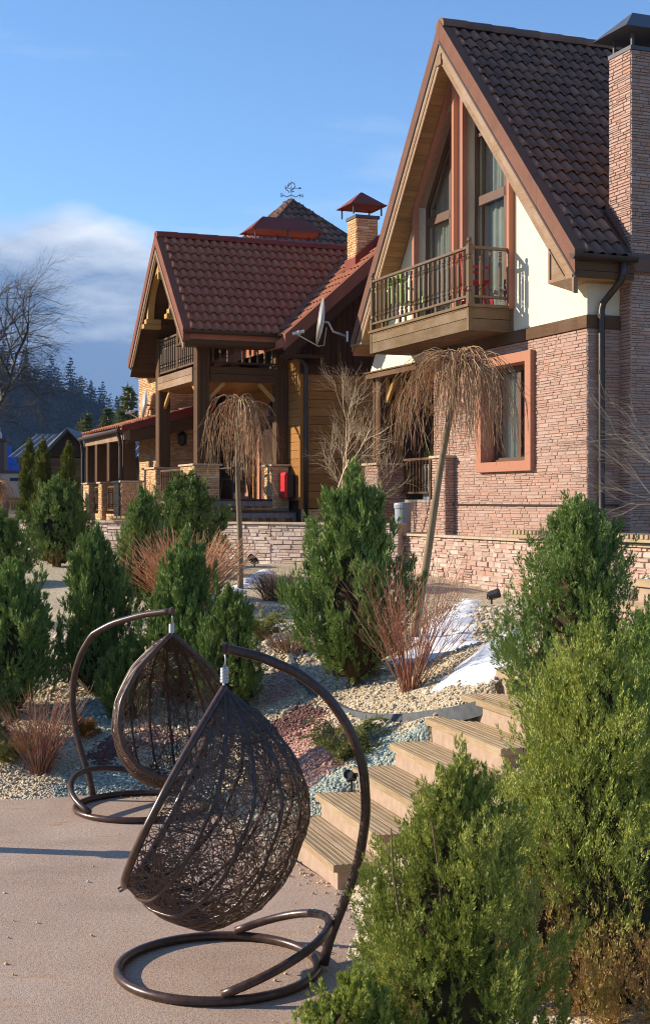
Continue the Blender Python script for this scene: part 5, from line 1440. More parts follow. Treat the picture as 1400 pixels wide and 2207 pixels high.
# snow left lying on the bed
def snow(label, poly, th=.03, seed=0):
    """a thin melting sheet with a ragged, broken rim"""
    P = np.array(poly); x0, y0 = P.min(0)-.15; x1, y1 = P.max(0)+.15
    st = max(.022, (y1-y0)/150); gx = np.arange(x0, x1, st*.8); gy = np.arange(y0, y1, st*1.2)
    X, Y = np.meshgrid(gx, gy)
    d = np.full(X.shape, 9.0); n = len(P)
    for i in range(n):
        a, b_ = P[i], P[(i+1) % n]; e_ = b_-a; t_ = np.clip(((X-a[0])*e_[0]+(Y-a[1])*e_[1])/(e_@e_), 0, 1)
        d = np.minimum(d, np.hypot(X-a[0]-e_[0]*t_, (Y-a[1]-e_[1]*t_)*.7))
    d = np.where(in_poly(X, Y, poly), d, -d)
    ns = sum(np.sin(X*f1+Y*f2+ph+seed)*am for f1, f2, ph, am in ((7, 3, 0, .035), (-5, 9, 1, .035), (17, -11, 2, .02), (23, 19, 4, .016), (41, -7, 5, .010), (-31, 37, 3, .010)))
    h_ = th*np.tanh((d+ns-.05)/.09)+.006*np.sin(X*29+Y*13)*np.sin(Y*31-X*7)
    V = np.stack([X, Y, ground_z(X, Y)+.018*np.sin(X*5.1+Y*3.3)+.012*np.sin(X*9.7-Y*6.1+1)+h_+.004], -1)
    I = np.arange(X.size).reshape(X.shape); F = np.stack([I[:-1, :-1], I[:-1, 1:], I[1:, 1:], I[1:, :-1]], -1).reshape(-1, 4)
    F = F[(h_.ravel()[F] > -.022).any(1)]
    us = np.unique(F); mp = np.zeros(X.size, int); mp[us] = np.arange(len(us)); c = P.mean(0)
    me = np_mesh('snow_patch', V.reshape(-1, 3)[us]-np.array([c[0], c[1], 0]), mp[F], 'snow', True)
    o = link('snow_patch', me, loc=(c[0], c[1], 0)); tag(o, label, 'snow', 'snow patches'); return o
snow('large white snow patch on the gravel beside the upper steps', [(.86, 10.98), (1.0, 11.5), (1.3, 11.75), (1.58, 11.5), (1.62, 11.05), (1.5, 10.72), (1.26, 10.52), (1.05, 10.6)], .035)
snow('long snow patch running up behind the red stemmed bush', [(.59, 13.3), (.95, 14.9), (1.5, 18.), (2.0, 20.7), (2.3, 20.9), (2.12, 18.5), (1.72, 15.5), (1.62, 14.4), (1.40, 12.6), (1.0, 12.2), (.70, 12.4)], .03)
snow('small snow patch near the clipped brown shrub in the middle of the slope', [(-.66, 15.5), (-.68, 16.9), (-.56, 17.6), (-.48, 17.2), (-.54, 16.4), (-.44, 15.8), (-.5, 15.4)], .04)
snow('narrow snow patch by the foot of the far weeping tree', [(-1.55, 19.7), (-1.34, 22.0), (-1.05, 24.6), (-.86, 24.0), (-1.08, 21.1), (-1.28, 19.7)], .04)

# a guessed timber post added just outside the view to cast the patio shadow
e = empty('shadow_post', (-3.35, 9.88, 0)); tag(e, 'short round timber post added out of view to cast the patio shadow', 'post')
mb = MB(); mb.lathe([(.075, 0), (.075, .74), (.06, .77)], n=14); mb.build('shaft', 'bark_pale', e)
mb = MB(); mb.lathe([(.11, .772), (.11, .80), (.03, .84)], n=14); mb.build('cap', 'metal_brown', e)
# ------------------------------------------------------------------ plants
def leaf_cloud(P, D, ln, wd, r_, lift=.25):
    """pointed scale like sprigs: base points P, directions D, lengths ln, widths wd -> V, F"""
    n = len(P); D = D/(np.linalg.norm(D, axis=1, keepdims=True)+1e-9)
    q = r_.normal(0, 1, (n, 3)); S_ = np.cross(D, q); S_ /= np.linalg.norm(S_, axis=1, keepdims=True)+1e-9
    ln = ln[:, None]; wd = wd[:, None]
    N_ = np.cross(S_, D)
    V = np.stack([P+S_*wd, P+D*ln*1.08+N_*ln*lift*.3, P+D*ln*.22-S_*wd], 1).reshape(-1, 3)
    F = np.arange(3*n).reshape(n, 3)
    return V, F
def juniper_mesh(name, seed, h, r, plumes, per, el, mat, point=.7, lean=(0, 0), tips=3, low=.18, plen=.20, lobes=30):
    """an upright juniper: pointed plumes of small sprigs packed over an ovate body"""
    r_ = np.random.default_rng(seed)
    K = lobes; ct = (np.arange(K)+.5)/K; ct = .02+.93*(ct**1.05); cp = np.arange(K)*2.399+r_.normal(0, .25, K)
    ck = r_.integers(0, K, plumes)
    wob = r_.normal(0, 1, (plumes, 2)); dist = np.hypot(wob[:, 0], wob[:, 1])
    t_ = np.clip(ct[ck]+wob[:, 0]*.052-.02*dist, 0, 1); 
    body = lambda t: np.where(t < low, .55+.45*(t/low)**.7, (np.maximum(0, 1-t)/(1-low))**point)
    ph = cp[ck]+wob[:, 1]*.30/np.maximum(.35, body(t_))
    big = 1+.18*r_.normal(0, 1, K)
    rho = np.clip((1.05-.150*dist**2), .25, 1.1)*np.clip(big[ck], .7, 1.25)
    inner = r_.random(plumes) < .16; rho = np.where(inner, r_.uniform(.15, .7, plumes), rho)
    R_ = r*body(t_)*rho
    base = np.stack([R_*np.cos(ph)+lean[0]*t_, R_*np.sin(ph)+lean[1]*t_, h*t_*.90], 1)
    out = np.stack([np.cos(ph), np.sin(ph), np.zeros(plumes)], 1)
    ax = np.array([0, 0, 1.0])+out*(r_.uniform(.10, .55, plumes)*(1.1-t_))[:, None]+r_.normal(0, .13, (plumes, 3))
    ax /= np.linalg.norm(ax, axis=1, keepdims=True)
    L = h*plen*r_.uniform(.55, 1.25, plumes)*(.75+.4*(t_ < .75))
    # leading shoots
    k = np.argsort(-t_)[:tips*3]; ax[k] = np.array([0, 0, 1.0])+r_.normal(0, .12, (len(k), 3)); ax[k] /= np.linalg.norm(ax[k], axis=1, keepdims=True)
    # every plume carries small tufts, every tuft a brush of sprigs
    nt = 11; pe = max(6, per//nt); m = plumes*nt; i = np.repeat(np.arange(plumes), nt)
    s = r_.random(m)**.8; s[::nt] = r_.uniform(.86, .97, plumes); a = r_.uniform(0, 2*np.pi, m)
    e1 = np.cross(ax, np.array([.3, .9, .2])); e1 /= np.linalg.norm(e1, axis=1, keepdims=True); e2 = np.cross(ax, e1)
    rad = e1[i]*np.cos(a)[:, None]+e2[i]*np.sin(a)[:, None]
    pr = L[i]*.20*np.minimum(1, (s+.10)*3.0)*(1-s)**.7*r_.random(m)**.4
    TP = base[i]+ax[i]*(L[i]*s)[:, None]+rad*pr[:, None]
    TD = ax[i]+rad*(r_.uniform(.35, .95, m)*(1-.75*s))[:, None]+r_.normal(0, .14, (m, 3)); TD /= np.linalg.norm(TD, axis=1, keepdims=True)
    TL = L[i]*r_.uniform(.20, .34, m)
    n = m*pe; j = np.repeat(np.arange(m), pe); u = r_.random(n)**.75; w_ = r_.normal(0, 1, (n, 3)); w_ -= TD[j]*(w_*TD[j]).sum(1, keepdims=True); w_ /= np.linalg.norm(w_, axis=1, keepdims=True)+1e-9
    P = TP[j]+TD[j]*(TL[j]*u)[:, None]+w_*(TL[j]*.17*(1-u*.8)*np.sqrt(r_.random(n)))[:, None]
    D = TD[j]+w_*(r_.uniform(.25, .7, n)*(1-.5*u))[:, None]+r_.normal(0, .12, (n, 3))
    V, F = leaf_cloud(P, D, el*r_.uniform(.7, 1.5, n), el*r_.uniform(.13, .22, n), r_)
    return np_mesh(name, V, F, mat)
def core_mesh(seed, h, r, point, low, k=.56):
    """a dark solid core added inside the foliage to block light and darken gaps"""
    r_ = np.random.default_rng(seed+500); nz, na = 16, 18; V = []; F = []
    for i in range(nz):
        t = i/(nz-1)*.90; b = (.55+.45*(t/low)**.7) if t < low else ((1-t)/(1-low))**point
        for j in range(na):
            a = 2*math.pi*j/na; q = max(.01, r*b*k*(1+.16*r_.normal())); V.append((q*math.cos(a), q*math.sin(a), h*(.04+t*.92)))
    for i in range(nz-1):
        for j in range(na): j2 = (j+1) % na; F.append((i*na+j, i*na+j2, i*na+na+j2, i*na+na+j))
    return np_mesh('shade_core', np.array(V), np.array(F), 'shade_core')
def stems_mesh(name, seed, h, r, n, mat, rad=.012):
    r_ = np.random.default_rng(seed); paths = []; rr = []
    for k in range(n):
        a = r_.uniform(0, 6.28); q = r_.uniform(.2, .8)*r; hh = h*r_.uniform(.5, .85)
        u = np.linspace(0, 1, 8)[:, None]
        p = np.concatenate([np.cos(a)*q*u**.8, np.sin(a)*q*u**.8, hh*u], 1)+np.cumsum(r_.normal(0, .01, (8, 3)), 0)
        p[0] = (np.cos(a)*.04, np.sin(a)*.04, -.08); paths.append(p); rr.append(np.linspace(rad, rad*.3, 8))
    V, F = tubes_np(np.array(paths), np.array(rr), 5); return np_mesh(name, V, F, mat, True)

JM = []
for sd, pt, low, tips in ((11, .62, .22, 4), (12, .75, .16, 3), (13, .55, .28, 6)):
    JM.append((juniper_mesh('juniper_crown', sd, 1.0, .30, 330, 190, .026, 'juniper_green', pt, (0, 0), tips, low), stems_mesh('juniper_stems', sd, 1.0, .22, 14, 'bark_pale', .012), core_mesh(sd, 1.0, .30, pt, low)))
def juniper(label, x, y, h, w, kind=0, rz=0.0, zoff=0.0, tilt=(0, 0), mesh=None, name='juniper', zabs=None):
    z = ground_z(x, y)+zoff if zabs is None else zabs
    e = empty(name, (x, y, z), rz); e.rotation_euler = (tilt[0], tilt[1], rz); tag(e, label, 'juniper', 'upright garden junipers')
    cm, sm, im = mesh or JM[kind]
    k = (w/.60, w/.60, h) if mesh is None else (1, 1, 1)
    for nm, me in (('crown', cm), ('trunk', sm), ('shade_core', im)):
        o = link(nm, me, e); o.scale = k
    return e
juniper('tall green juniper at the centre of the slope, bare brown at its foot', .25, 12.45, 1.82, .86, 0, 1.0)
juniper('bushy juniper in front of the timber house pillar, left of the weeping tree', -2.25, 22.6, 1.62, 1.15, 2, 2.0)
juniper('narrow juniper below the pale wall, left of the porch juniper', -2.55, 19.6, 1.52, .72, 1, .4)
juniper('broad juniper below the three golden thujas', -4.85, 25.4, 1.56, .98, 2, 3.3)
juniper('juniper cut by the left picture edge below the wall', -5.15, 22.4, 1.15, .80, 0, 4.0)
juniper('dark juniper left of the rear chair mast, between two others', -2.28, 13.95, 1.62, .70, 1, 5.0)
juniper('wide juniper at the left picture edge above the red stems', -3.02, 13.5, 1.40, .78, 2, .9)
juniper('juniper directly behind the top of the rear chair', -1.34, 13.35, 1.52, .74, 0, 2.6)
juniper('lower dark juniper right of the rear chair, behind the front chair', -.86, 12.75, 1.12, .56, 1, 1.8)
juniper('low juniper at the left picture edge in front of the others', -3.15, 12.6, .80, .62, 2, 2.2)
juniper('small juniper half hidden beside the rear chair mast', -1.88, 13.1, .70, .45, 0, 3.4)
# the big ones near the camera, on the right
near = [('tall juniper on the far side of the right hand cluster, against the stone wall', 1.72, 9.45, 1.62, .46, 21, 620, 190, .021, 'juniper_green', .60, .86, (0, 0)),
        ('juniper at the right picture edge, in the middle of the cluster', 1.92, 7.95, 1.45, .40, 22, 520, 190, .021, 'juniper_green', .6, .46, (0, 0)),
        ('large right foreground juniper with brown dead foliage low down', 1.30, 6.75, 2.12, .54, 23, 1100, 250, .0175, 'juniper_dry', .60, -.28, (.0, .0)),
        ('nearest yellow green juniper in the lower right, covering the steps', .49, 5.55, 1.45, .385, 24, 900, 260, .0155, 'juniper_near', .66, -.02, (.04, 0)),
        ('low juniper clump at the bottom edge beside the patio', .11, 5.2, .70, .28, 26, 420, 220, .0150, 'juniper_near', .6, -.03, (0, 0))]
for (lb, x, y, h, w, sd, pl, per, el, mt, pt, zo, ln) in near:
    cm = juniper_mesh('juniper_crown', sd, h, w, pl, per, el, mt, pt, ln, 5, .22, .145)
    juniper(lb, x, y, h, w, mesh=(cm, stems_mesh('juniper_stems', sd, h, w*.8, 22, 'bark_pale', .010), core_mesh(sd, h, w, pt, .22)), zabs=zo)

# low spreading junipers
def spreading(label, x, y, r, h, seed, mat='juniper_yellow', n=46, el=.028, name='spreading_juniper'):
    r_ = np.random.default_rng(seed); Ps = []; Ds = []; paths = []
    for k in range(n):
        a = r_.uniform(0, 6.28); L = r*r_.uniform(.5, 1.1); up = h*r_.uniform(.3, 1.1)
        u = np.linspace(0, 1, 10); c = np.stack([np.cos(a)*L*u, np.sin(a)*L*u, up*np.sin(u*1.9)/1.0], 1); paths.append(c)
        m = 130; s = r_.random(m)**.7; idx = s*9; i0 = np.minimum(idx.astype(int), 8); f_ = (idx-i0)[:, None]
        p = c[i0]*(1-f_)+c[i0+1]*f_; d = c[i0+1]-c[i0]; d /= np.linalg.norm(d, axis=1, keepdims=True)
        off = r_.normal(0, 1, (m, 3)); Ps.append(p+off*.018*(1.2-s)[:, None]); Ds.append(d+off*.6)
    P = np.concatenate(Ps); D = np.concatenate(Ds)
    V, F = leaf_cloud(P, D, el*r_.uniform(.7, 1.5, len(P)), el*r_.uniform(.13, .2, len(P)), r_)
    e = empty(name, (x, y, ground_z(x, y)-.01)); tag(e, label, 'juniper' if 'juniper' in name else 'shrub')
    link('foliage', np_mesh('foliage', V, F, mat), e)
    V, F = tubes_np(np.array(paths), np.tile(np.linspace(.006, .002, 10), (n, 1)), 4); link('branches', np_mesh('branches', V, F, 'bark_pale'), e)
spreading('small spreading yellow green juniper beside the steps, under the mast of the front chair', .14, 10.62, .33, .30, 31)
spreading('small yellowish juniper by the little snow patch', -.72, 15.9, .30, .28, 32)
spreading('low yellow green juniper at the foot of the dark junipers, left of the rear chair', -2.75, 12.2, .28, .25, 33)
spreading('small orange heather clump just left of the rear chair mast', -2.18, 12.75, .13, .16, 34, 'orange_leaf', 30, .02, 'heather_clump')

# bare stemmed shrubs
def twig_bush(name, label, x, y, h, spread, stems, mat, seed, rad=.004, side=2, cat='shrub', group=None, zoff=0.0, up=1.0, straight=.05, root=.16):
    r_ = np.random.default_rng(seed); paths = []; rr = []
    for k in range(stems):
        a = r_.uniform(0, 6.28); q = r_.random()**.6; L = h*r_.uniform(.55, 1.05); m = 9
        u = np.linspace(0, 1, m)[:, None]; o = spread*q
        b = np.array([np.cos(a)*spread*root*r_.random(), np.sin(a)*spread*root*r_.random(), -.03])
        p = b+np.concatenate([np.cos(a)*o*u**1.15, np.sin(a)*o*u**1.15, L*(u*up-.12*q*u*u)], 1)+np.cumsum(r_.normal(0, straight*h*.12, (m, 3)), 0)*u
        paths.append(p); rr.append(np.linspace(rad, rad*.45, m))
        for j in range(side):
            i = r_.integers(3, m-2); d = p[i+1]-p[i]; d = d/np.linalg.norm(d)+r_.normal(0, .35, 3); d[2] = abs(d[2])+.2; d /= np.linalg.norm(d)
            l2 = L*r_.uniform(.15, .4); p2 = p[i]+np.linspace(0, 1, m)[:, None]*d*l2+np.cumsum(r_.normal(0, .008*h, (m, 3)), 0)
            paths.append(p2); rr.append(np.linspace(rad*.6, rad*.3, m))
    V, F = tubes_np(np.array(paths), np.array(rr), 4)
    e = empty(name, (x, y, ground_z(x, y)+zoff)); tag(e, label, cat, group)
    link('stems', np_mesh('stems', V, F, mat), e); return e
twig_bush('red_stemmed_shrub', 'tall red and tan stemmed bare shrub right of the central juniper', .69, 11.35, 1.16, .58, 80, 'twig_red', 41, .0036, 3, root=.12)
twig_bush('red_stemmed_shrub', 'red stemmed bare shrub at the left, in front of the low junipers', -2.42, 11.95, .78, .42, 110, 'twig_red', 42, .0036)
twig_bush('orange_stemmed_shrub', 'orange stemmed bare bush between the junipers left of the weeping tree', -1.80, 18.4, 1.12, .95, 300, 'twig_orange', 43, .0062, 3)
twig_bush('orange_stemmed_shrub', 'orange stemmed bush at the left picture edge below the steps', -4.35, 18.2, .75, .45, 90, 'twig_orange', 44, .005)
twig_bush('clipped_shrub', 'dense round brown clipped shrub by the foot of the far weeping tree', -.66, 19.6, .42, .34, 200, 'twig_brown', 45, .005, 3, root=.6)
twig_bush('clipped_shrub', 'small brown clipped shrub left of the central juniper', -.36, 14.7, .30, .27, 150, 'twig_brown', 46, .004, 3, root=.6)
twig_bush('clipped_shrub', 'reddish brown twiggy shrub in front of the lean-to porch', -3.6, 27.9, .95, .6, 110, 'twig_brown', 47, .006, 3, zoff=.65)
twig_bush('clipped_shrub', 'dry reddish shrub behind the pale wall beside the thujas', -5.9, 31.2, .8, .6, 90, 'twig_red', 48, .006, 3, zoff=.75)

# weeping trees on a stem
def weeping(label, x, y, trunk, top_r, crown_r, drop, n, seed, lean=(0, 0), rad=.0042):
    r_ = np.random.default_rng(seed); z = ground_z(x, y)
    e = empty('weeping_tree', (x, y, z)); tag(e, label, 'tree', 'weeping standards')
    tp_ = np.array([lean[0], lean[1], trunk])
    mb = MB(); mb.tube([(lean[0]*u+.012*math.sin(u*7), lean[1]*u, -.1+(trunk+.1)*u) for u in np.linspace(0, 1, 12)], list(np.linspace(.045, .030, 12)), 8); mb.build('trunk', 'bark_pale', e, smooth=True)
    paths = []; rr = []; m = 14
    heads = []
    for k in range(14):
        a = k*2.4+r_.uniform(-.3, .3); L = top_r*r_.uniform(.5, 1.1); u = np.linspace(0, 1, 8)[:, None]
        p = tp_+np.concatenate([np.cos(a)*L*u, np.sin(a)*L*u, .16*np.sin(u*2.3)+r_.uniform(-.02, .10)*u], 1)-np.array([0, 0, .06*r_.random()])
        heads.append(p); mb = MB(); mb.tube([tuple(q) for q in p], list(np.linspace(.018, .007, 8)), 6); mb.build('limb', 'bark_pale', e, smooth=True)
    for k in range(n):
        p0 = heads[r_.integers(14)][r_.integers(1, 8)]; a = math.atan2(p0[1]-tp_[1], p0[0]-tp_[0])+r_.normal(0, .7)
        ro = max(.03, crown_r*r_.random()**.72-np.hypot(*(p0-tp_)[:2])*.8); D = drop*r_.uniform(.42, 1.08)+(p0[2]-tp_[2]); th_ = np.linspace(0, 1, m)**.9*np.pi/2*r_.uniform(.9, 1.04)
        g = np.stack([np.cos(a)*ro*np.sin(th_), np.sin(a)*ro*np.sin(th_), r_.uniform(.03, .12)*np.sin(np.minimum(1, th_)*2.6)-D*(1-np.cos(th_))], 1)
        p = p0+g+np.cumsum(r_.normal(0, .011, (m, 3)), 0)
        paths.append(p); rr.append(np.linspace(rad, rad*.5, m))
        for j in range(3):
            i = r_.integers(3, m-3); l2 = D*r_.uniform(.2, .45); d = (p[i+1]-p[i]); d /= np.linalg.norm(d)
            q = p[i]+d*l2*np.linspace(0, 1, m)[:, None]*.5+np.array([r_.normal(0, .10), r_.normal(0, .10), -l2*.6])*np.linspace(0, 1, m)[:, None]**1.5
            paths.append(q); rr.append(np.linspace(rad*.6, rad*.35, m))
    V, F = tubes_np(np.array(paths), np.array(rr), 3)
    link('crown', np_mesh('crown', V, F, 'twig_weeping'), e); return e
weeping('large bare weeping tree in front of the stone house window', .90, 14.7, 2.82, .25, .76, .88, 230, 51, (.50, .1), .0044)
weeping('bare weeping tree with a straight stem in front of the timber house porch', -1.25, 20.7, 2.62, .20, .58, 1.05, 105, 52, (-.04, 0), .0056)
weeping('small bare weeping tree at the left picture edge above the pale wall', -7.05, 29.6, 1.55, .25, .55, .55, 160, 53, (0, 0), .006)

# branching bare trees
def bare_tree(name, label, base, h, seed, mat, r0, lean=(0, 0), spread=.55, levels=5, kids=3, first=.25, cat='tree', bare_to=.3, segn=6, droop=0.0, bias=(0, 0, 0), thin=.52):
    r_ = np.random.default_rng(seed); paths = []; rr = []
    B = np.array(bias)
    def grow(p, d, L, r, lv):
        pts = [p]; q = p.copy(); dd = d.copy()
        for i in range(segn-1):
            dd = dd+r_.normal(0, .13, 3)+np.array([0, 0, .05-droop*lv])+B*.03*lv; dd /= np.linalg.norm(dd); q = q+dd*L/(segn-1); pts.append(q.copy())
        pts = np.array(pts); paths.append(pts); rr.append(np.linspace(r, r*.55, segn))
        if lv >= levels: return
        nk = kids+(r_.random() < .5)
        for k in range(nk):
            s = r_.uniform(bare_to if lv == 0 else .25, 1.0); i = min(int(s*(segn-1)), segn-2); f_ = s*(segn-1)-i
            b = pts[i]*(1-f_)+pts[i+1]*f_; ax = pts[i+1]-pts[i]; ax /= np.linalg.norm(ax)
            o = np.cross(ax, r_.normal(0, 1, 3)); o /= np.linalg.norm(o)
            nd = ax*(1-spread*.5)+o*spread*r_.uniform(.7, 1.3)+B*.12; nd /= np.linalg.norm(nd)
            grow(b, nd, L*r_.uniform(.50, .78), r*thin*(1-.3*s), lv+1)
    d0 = np.array([lean[0], lean[1], 1.0]); d0 /= np.linalg.norm(d0)
    grow(np.array([0, 0, -.1]), d0, h*.55, r0, 0)
    V, F = tubes_np(np.array(paths), np.array(rr), 3)
    e = empty(name, base); tag(e, label, cat)
    k = segn*3; n0 = k; f0 = (segn-1)*3
    link('trunk', np_mesh('trunk', V[:k], F[:f0], mat, True), e)
    link('branches', np_mesh('branches', V[k:], F[f0:]-k, mat), e); return e
bare_tree('bare_shrub', 'tall bare pale twigged shrub against the amber siding behind the central juniper', (.34, 26.4, 1.86), 2.9, 61, 'twig_pale', .030, (0, 0), .50, 4, 5, cat='shrub', bare_to=.10, thin=.60)
bare_tree('bare_sapling', 'bare pale sapling reaching in at the right picture edge', (3.50, 13.6, 1.5), 3.0, 63, 'twig_pale', .018, (-.08, 0), .5, 4, 4, bias=(-1, 0, .1), thin=.6)
bare_tree('bare_tree', 'large dark leafless tree against the clouds at the left edge', (-15.6, 60, 1.9), 11.0, 90, 'twig_dark', .27, (.04, 0), .66, 5, 5, bare_to=.4, bias=(.6, 0, .0), droop=.015, thin=.50)
# ------------------------------------------------------------------ thujas, sheds, forest
def thuja(label, x, y, h, w, seed):
    me = juniper_mesh('thuja_crown', seed, h, w/2, 300, 90, .05, 'thuja_leaf', .5, (0, 0), 2, .12, .10)
    e = empty('thuja', (x, y, 1.84)); tag(e, label, 'thuja', 'golden thujas behind the wall')
    link('crown', me, e); mb = MB(); mb.tube([(0, 0, -.1), (0, 0, h*.6)], [.05, .02], 6); mb.build('trunk', 'bark_pale', e)
thuja('slim golden green thuja, leftmost of the three by the wall', -7.0, 33.2, 2.15, .36, 71)
thuja('slim golden green thuja in the middle of the three by the wall', -6.62, 32.9, 2.18, .40, 72)
thuja('slim golden green thuja nearest to the lean-to porch', -5.98, 32.6, 2.05, .36, 73)

simple('asbestos_grey', (.20, .21, .225), .25, 2.0, .85, bump=.2)
simple('metal_blue', (.012, .10, .46), .12, 2.0, .45, .4, bump=.1)
simple('cabinet_beige', (.42, .39, .33), .1, 2, .6)
simple('flue_brown', (.09, .065, .06), .15, 3, .6)
def corr_roof(parent, name, p0, p1, p2, p3, mat, pitch=.18, amp=.03, n=None):
    """corrugated sheet between eave p0-p1 and ridge p3-p2"""
    p0, p1, p2, p3 = map(Vector, (p0, p1, p2, p3)); L = (p1-p0).length; n = n or int(L/pitch*4)
    nr = (p1-p0).cross(p3-p0).normalized()
    if nr.z < 0: nr = -nr
    v = []; f = []
    for i in range(n+1):
        u = i/n; o = nr*amp*math.sin(i*math.pi/2)
        v += [p0.lerp(p1, u)+o, p3.lerp(p2, u)+o]
    for i in range(n): f.append((2*i, 2*i+2, 2*i+3, 2*i+1))
    mb = MB(); mb.add(v, f); ob = mb.build(name, mat, parent)
    m = ob.modifiers.new('solid', 'SOLIDIFY'); m.thickness = .03
# weathered barn
Bn = empty('barn', (-12.6, 62, 1.9)); tag(Bn, 'old plank barn with a grey corrugated roof behind the thujas', 'barn')
w0, w1, d0, d1 = -.85, 12.0, 0, 6
for i in range(15):
    z0 = i*.17
    mb = MB(); mb.box(w0, w1, d0-.04+random.uniform(0, .02), d0, z0+.005, z0+.165); mb.build('wall_plank', 'barn_plank', Bn)
mb = MB(); mb.prism([[(.01, -.3), (d1, -.3), (d1, 2.55), (3, 3.55), (.01, 2.55)]], lambda u, w, q: (q, u, w), w0, w1); mb.build('wall', 'barn_plank', Bn)
for i in range(7):
    mb = MB(); mb.box(w0-.03, w0, .05+i*.85, .86+i*.85, .0, 2.5+min(i, 6-i)*.33); mb.build('gable_plank', 'wood_gold', Bn)
corr_roof(Bn, 'roof', (-1.25, -.6, 2.50), (12.2, -.6, 2.50), (12.2, 3, 3.66), (-.75, 3, 3.66), 'asbestos_grey', .28, .045)
corr_roof(Bn, 'roof', (-1.25, 6.6, 2.50), (12.2, 6.6, 2.50), (12.2, 3, 3.66), (-.75, 3, 3.66), 'asbestos_grey', .28, .045)
mb = MB(); mb.beam((-.8, 3, 3.70), (12.2, 3, 3.70), .16, .06); mb.build('ridge_board', 'asbestos_grey', Bn)
mb = MB(); mb.box(-.55, .15, -.075, -.045, 1.5, 2.3); mb.build('window', 'window_frame', Bn)
# cross gable towards the viewer
mb = MB(); mb.add([(.55, -1.5, 2.5), (2.55, -1.5, 2.5), (1.55, -1.5, 3.55), (.55, -1.46, 2.5), (2.55, -1.46, 2.5), (1.55, -1.46, 3.55)], [(0, 1, 2), (5, 4, 3), (0, 3, 4, 1), (1, 4, 5, 2), (2, 5, 3, 0)]); mb.build('gable_board', 'wood_dark_z', Bn)
corr_roof(Bn, 'gable_roof', (.15, -1.9, 2.30), (.15, 2.4, 2.30), (1.55, 2.4, 3.74), (1.55, -1.9, 3.74), 'asbestos_grey', .28, .04)
corr_roof(Bn, 'gable_roof', (2.95, -1.9, 2.30), (2.95, 2.4, 2.30), (1.55, 2.4, 3.74), (1.55, -1.9, 3.74), 'asbestos_grey', .28, .04)
corr_roof(Bn, 'lower_roof', (-.2, -2.6, 1.75), (-.2, -.3, 1.75), (.6, -.3, 2.35), (.6, -2.6, 2.35), 'asbestos_grey', .28, .04)
for i in range(6):
    mb = MB(); mb.box(.55, 2.6, -1.5+.0, -1.46, 1.45+i*.17, 1.61+i*.17); mb.build('wall_plank', 'barn_plank', Bn)
mb = MB(); mb.box(.56, 2.55, -1.455, .0, .9, 2.45); mb.build('gable_bay', 'wood_dark_z', Bn)
mb = MB(); mb.box(-1.0, 12, -2.2, -2.1, .2, 1.35); mb.build('plank_fence', 'barn_plank', Bn)
# house with a blue roof, far left
Bl = empty('blue_roofed_house', (-17.2, 70, 1.9)); tag(Bl, 'house with a bright blue metal tiled roof behind the barn', 'house')
mb = MB(); mb.box(-2.6, 2.2, .2, 5, -.3, .8); mb.build('wall', 'stucco_cream', Bl)
for r_i in range(10):
    for c in range(14):
        z0 = .5+r_i*.33; y0 = -.1+r_i*.16; xl = -2.8; xr = 2.5-r_i*.17
        x0 = xl+c*.38
        if x0 > xr: continue
        mb = MB(); mb.box(x0, min(x0+.37, xr+.1), y0, y0+.24, z0, z0+.31)
        mb.build('roof_panel', 'metal_blue', Bl)
mb = MB(); mb.add([(-2.8, .3, .5), (2.5, .3, .5), (.6, 2.0, 4.1), (-2.8, 2.0, 4.1)], [(0, 1, 2, 3)]); mb.build('roof_deck', 'metal_blue', Bl)
mb = MB(); mb.lathe([(.10, 0), (.06, .35), (.03, .6), (.008, 1.0)], (.2, 1.9, 4.0), 8); mb.build('finial', 'galvanised', Bl)
# brown flue at the very left, meter cabinets, fence
Fl = empty('flue_stack', (-8.55, 37.0, 1.9)); tag(Fl, 'brown ribbed metal flue with a grey pot at the left picture edge', 'chimney')
for i in range(3):
    mb = MB(); mb.box(-.35+i*.16, -.20+i*.16, -.1, .3, -.1, 2.15); mb.build('rib', 'flue_brown', Fl, bevel=.02)
mb = MB(); mb.box(-.42, .18, -.14, .34, 2.152, 2.21); mb.build('cap', 'flue_brown', Fl)
mb = MB(); mb.lathe([(.11, 0), (.11, .14), (.07, .2), (.07, .3)], (-.1, .1, 2.21), 10); mb.build('pot', 'galvanised', Fl)
mc = empty('meter_cabinet', (-8.15, 35.6, 2.55)); tag(mc, 'beige double meter cabinet left of the thujas', 'cabinet')
mb = MB(); mb.box(-.75, .65, 0, .3, 0, .62); mb.build('body', 'cabinet_beige', mc)
mb = MB(); mb.box(-.80, .70, -.05, .34, .622, .69); mb.build('roof', 'flue_brown', mc)
mb = MB(); mb.box(-.7, -.6, .05, .2, -.7, 0); mb.box(.5, .6, .05, .2, -.7, 0); mb.build('legs', 'flue_brown', mc)
for x in (-.73, -.03):
    mb = MB(); mb.box(x, x+.66, -.02, -.002, .03, .60); d_ = mb.build('door', 'cabinet_beige', mc)
    mb = MB(); mb.box(x+.2, x+.48, -.03, -.021, .42, .50); mb.build('slot', 'black_plastic', d_)
fe = empty('wire_fence', (-8.2, 34.3, 1.86)); tag(fe, 'thin fence with pale posts left of the thujas', 'fence')
for i in range(5):
    mb = MB(); mb.box(i*.45-.02, i*.45+.02, -.02, .02, -.1, .75); mb.build('post', 'bark_pale', fe)
for z in (.2, .4, .6):
    mb = MB(); mb.tube([(0, 0, z), (1.8, 0, z)], .006, 4); mb.build('wire', 'galvanised', fe)

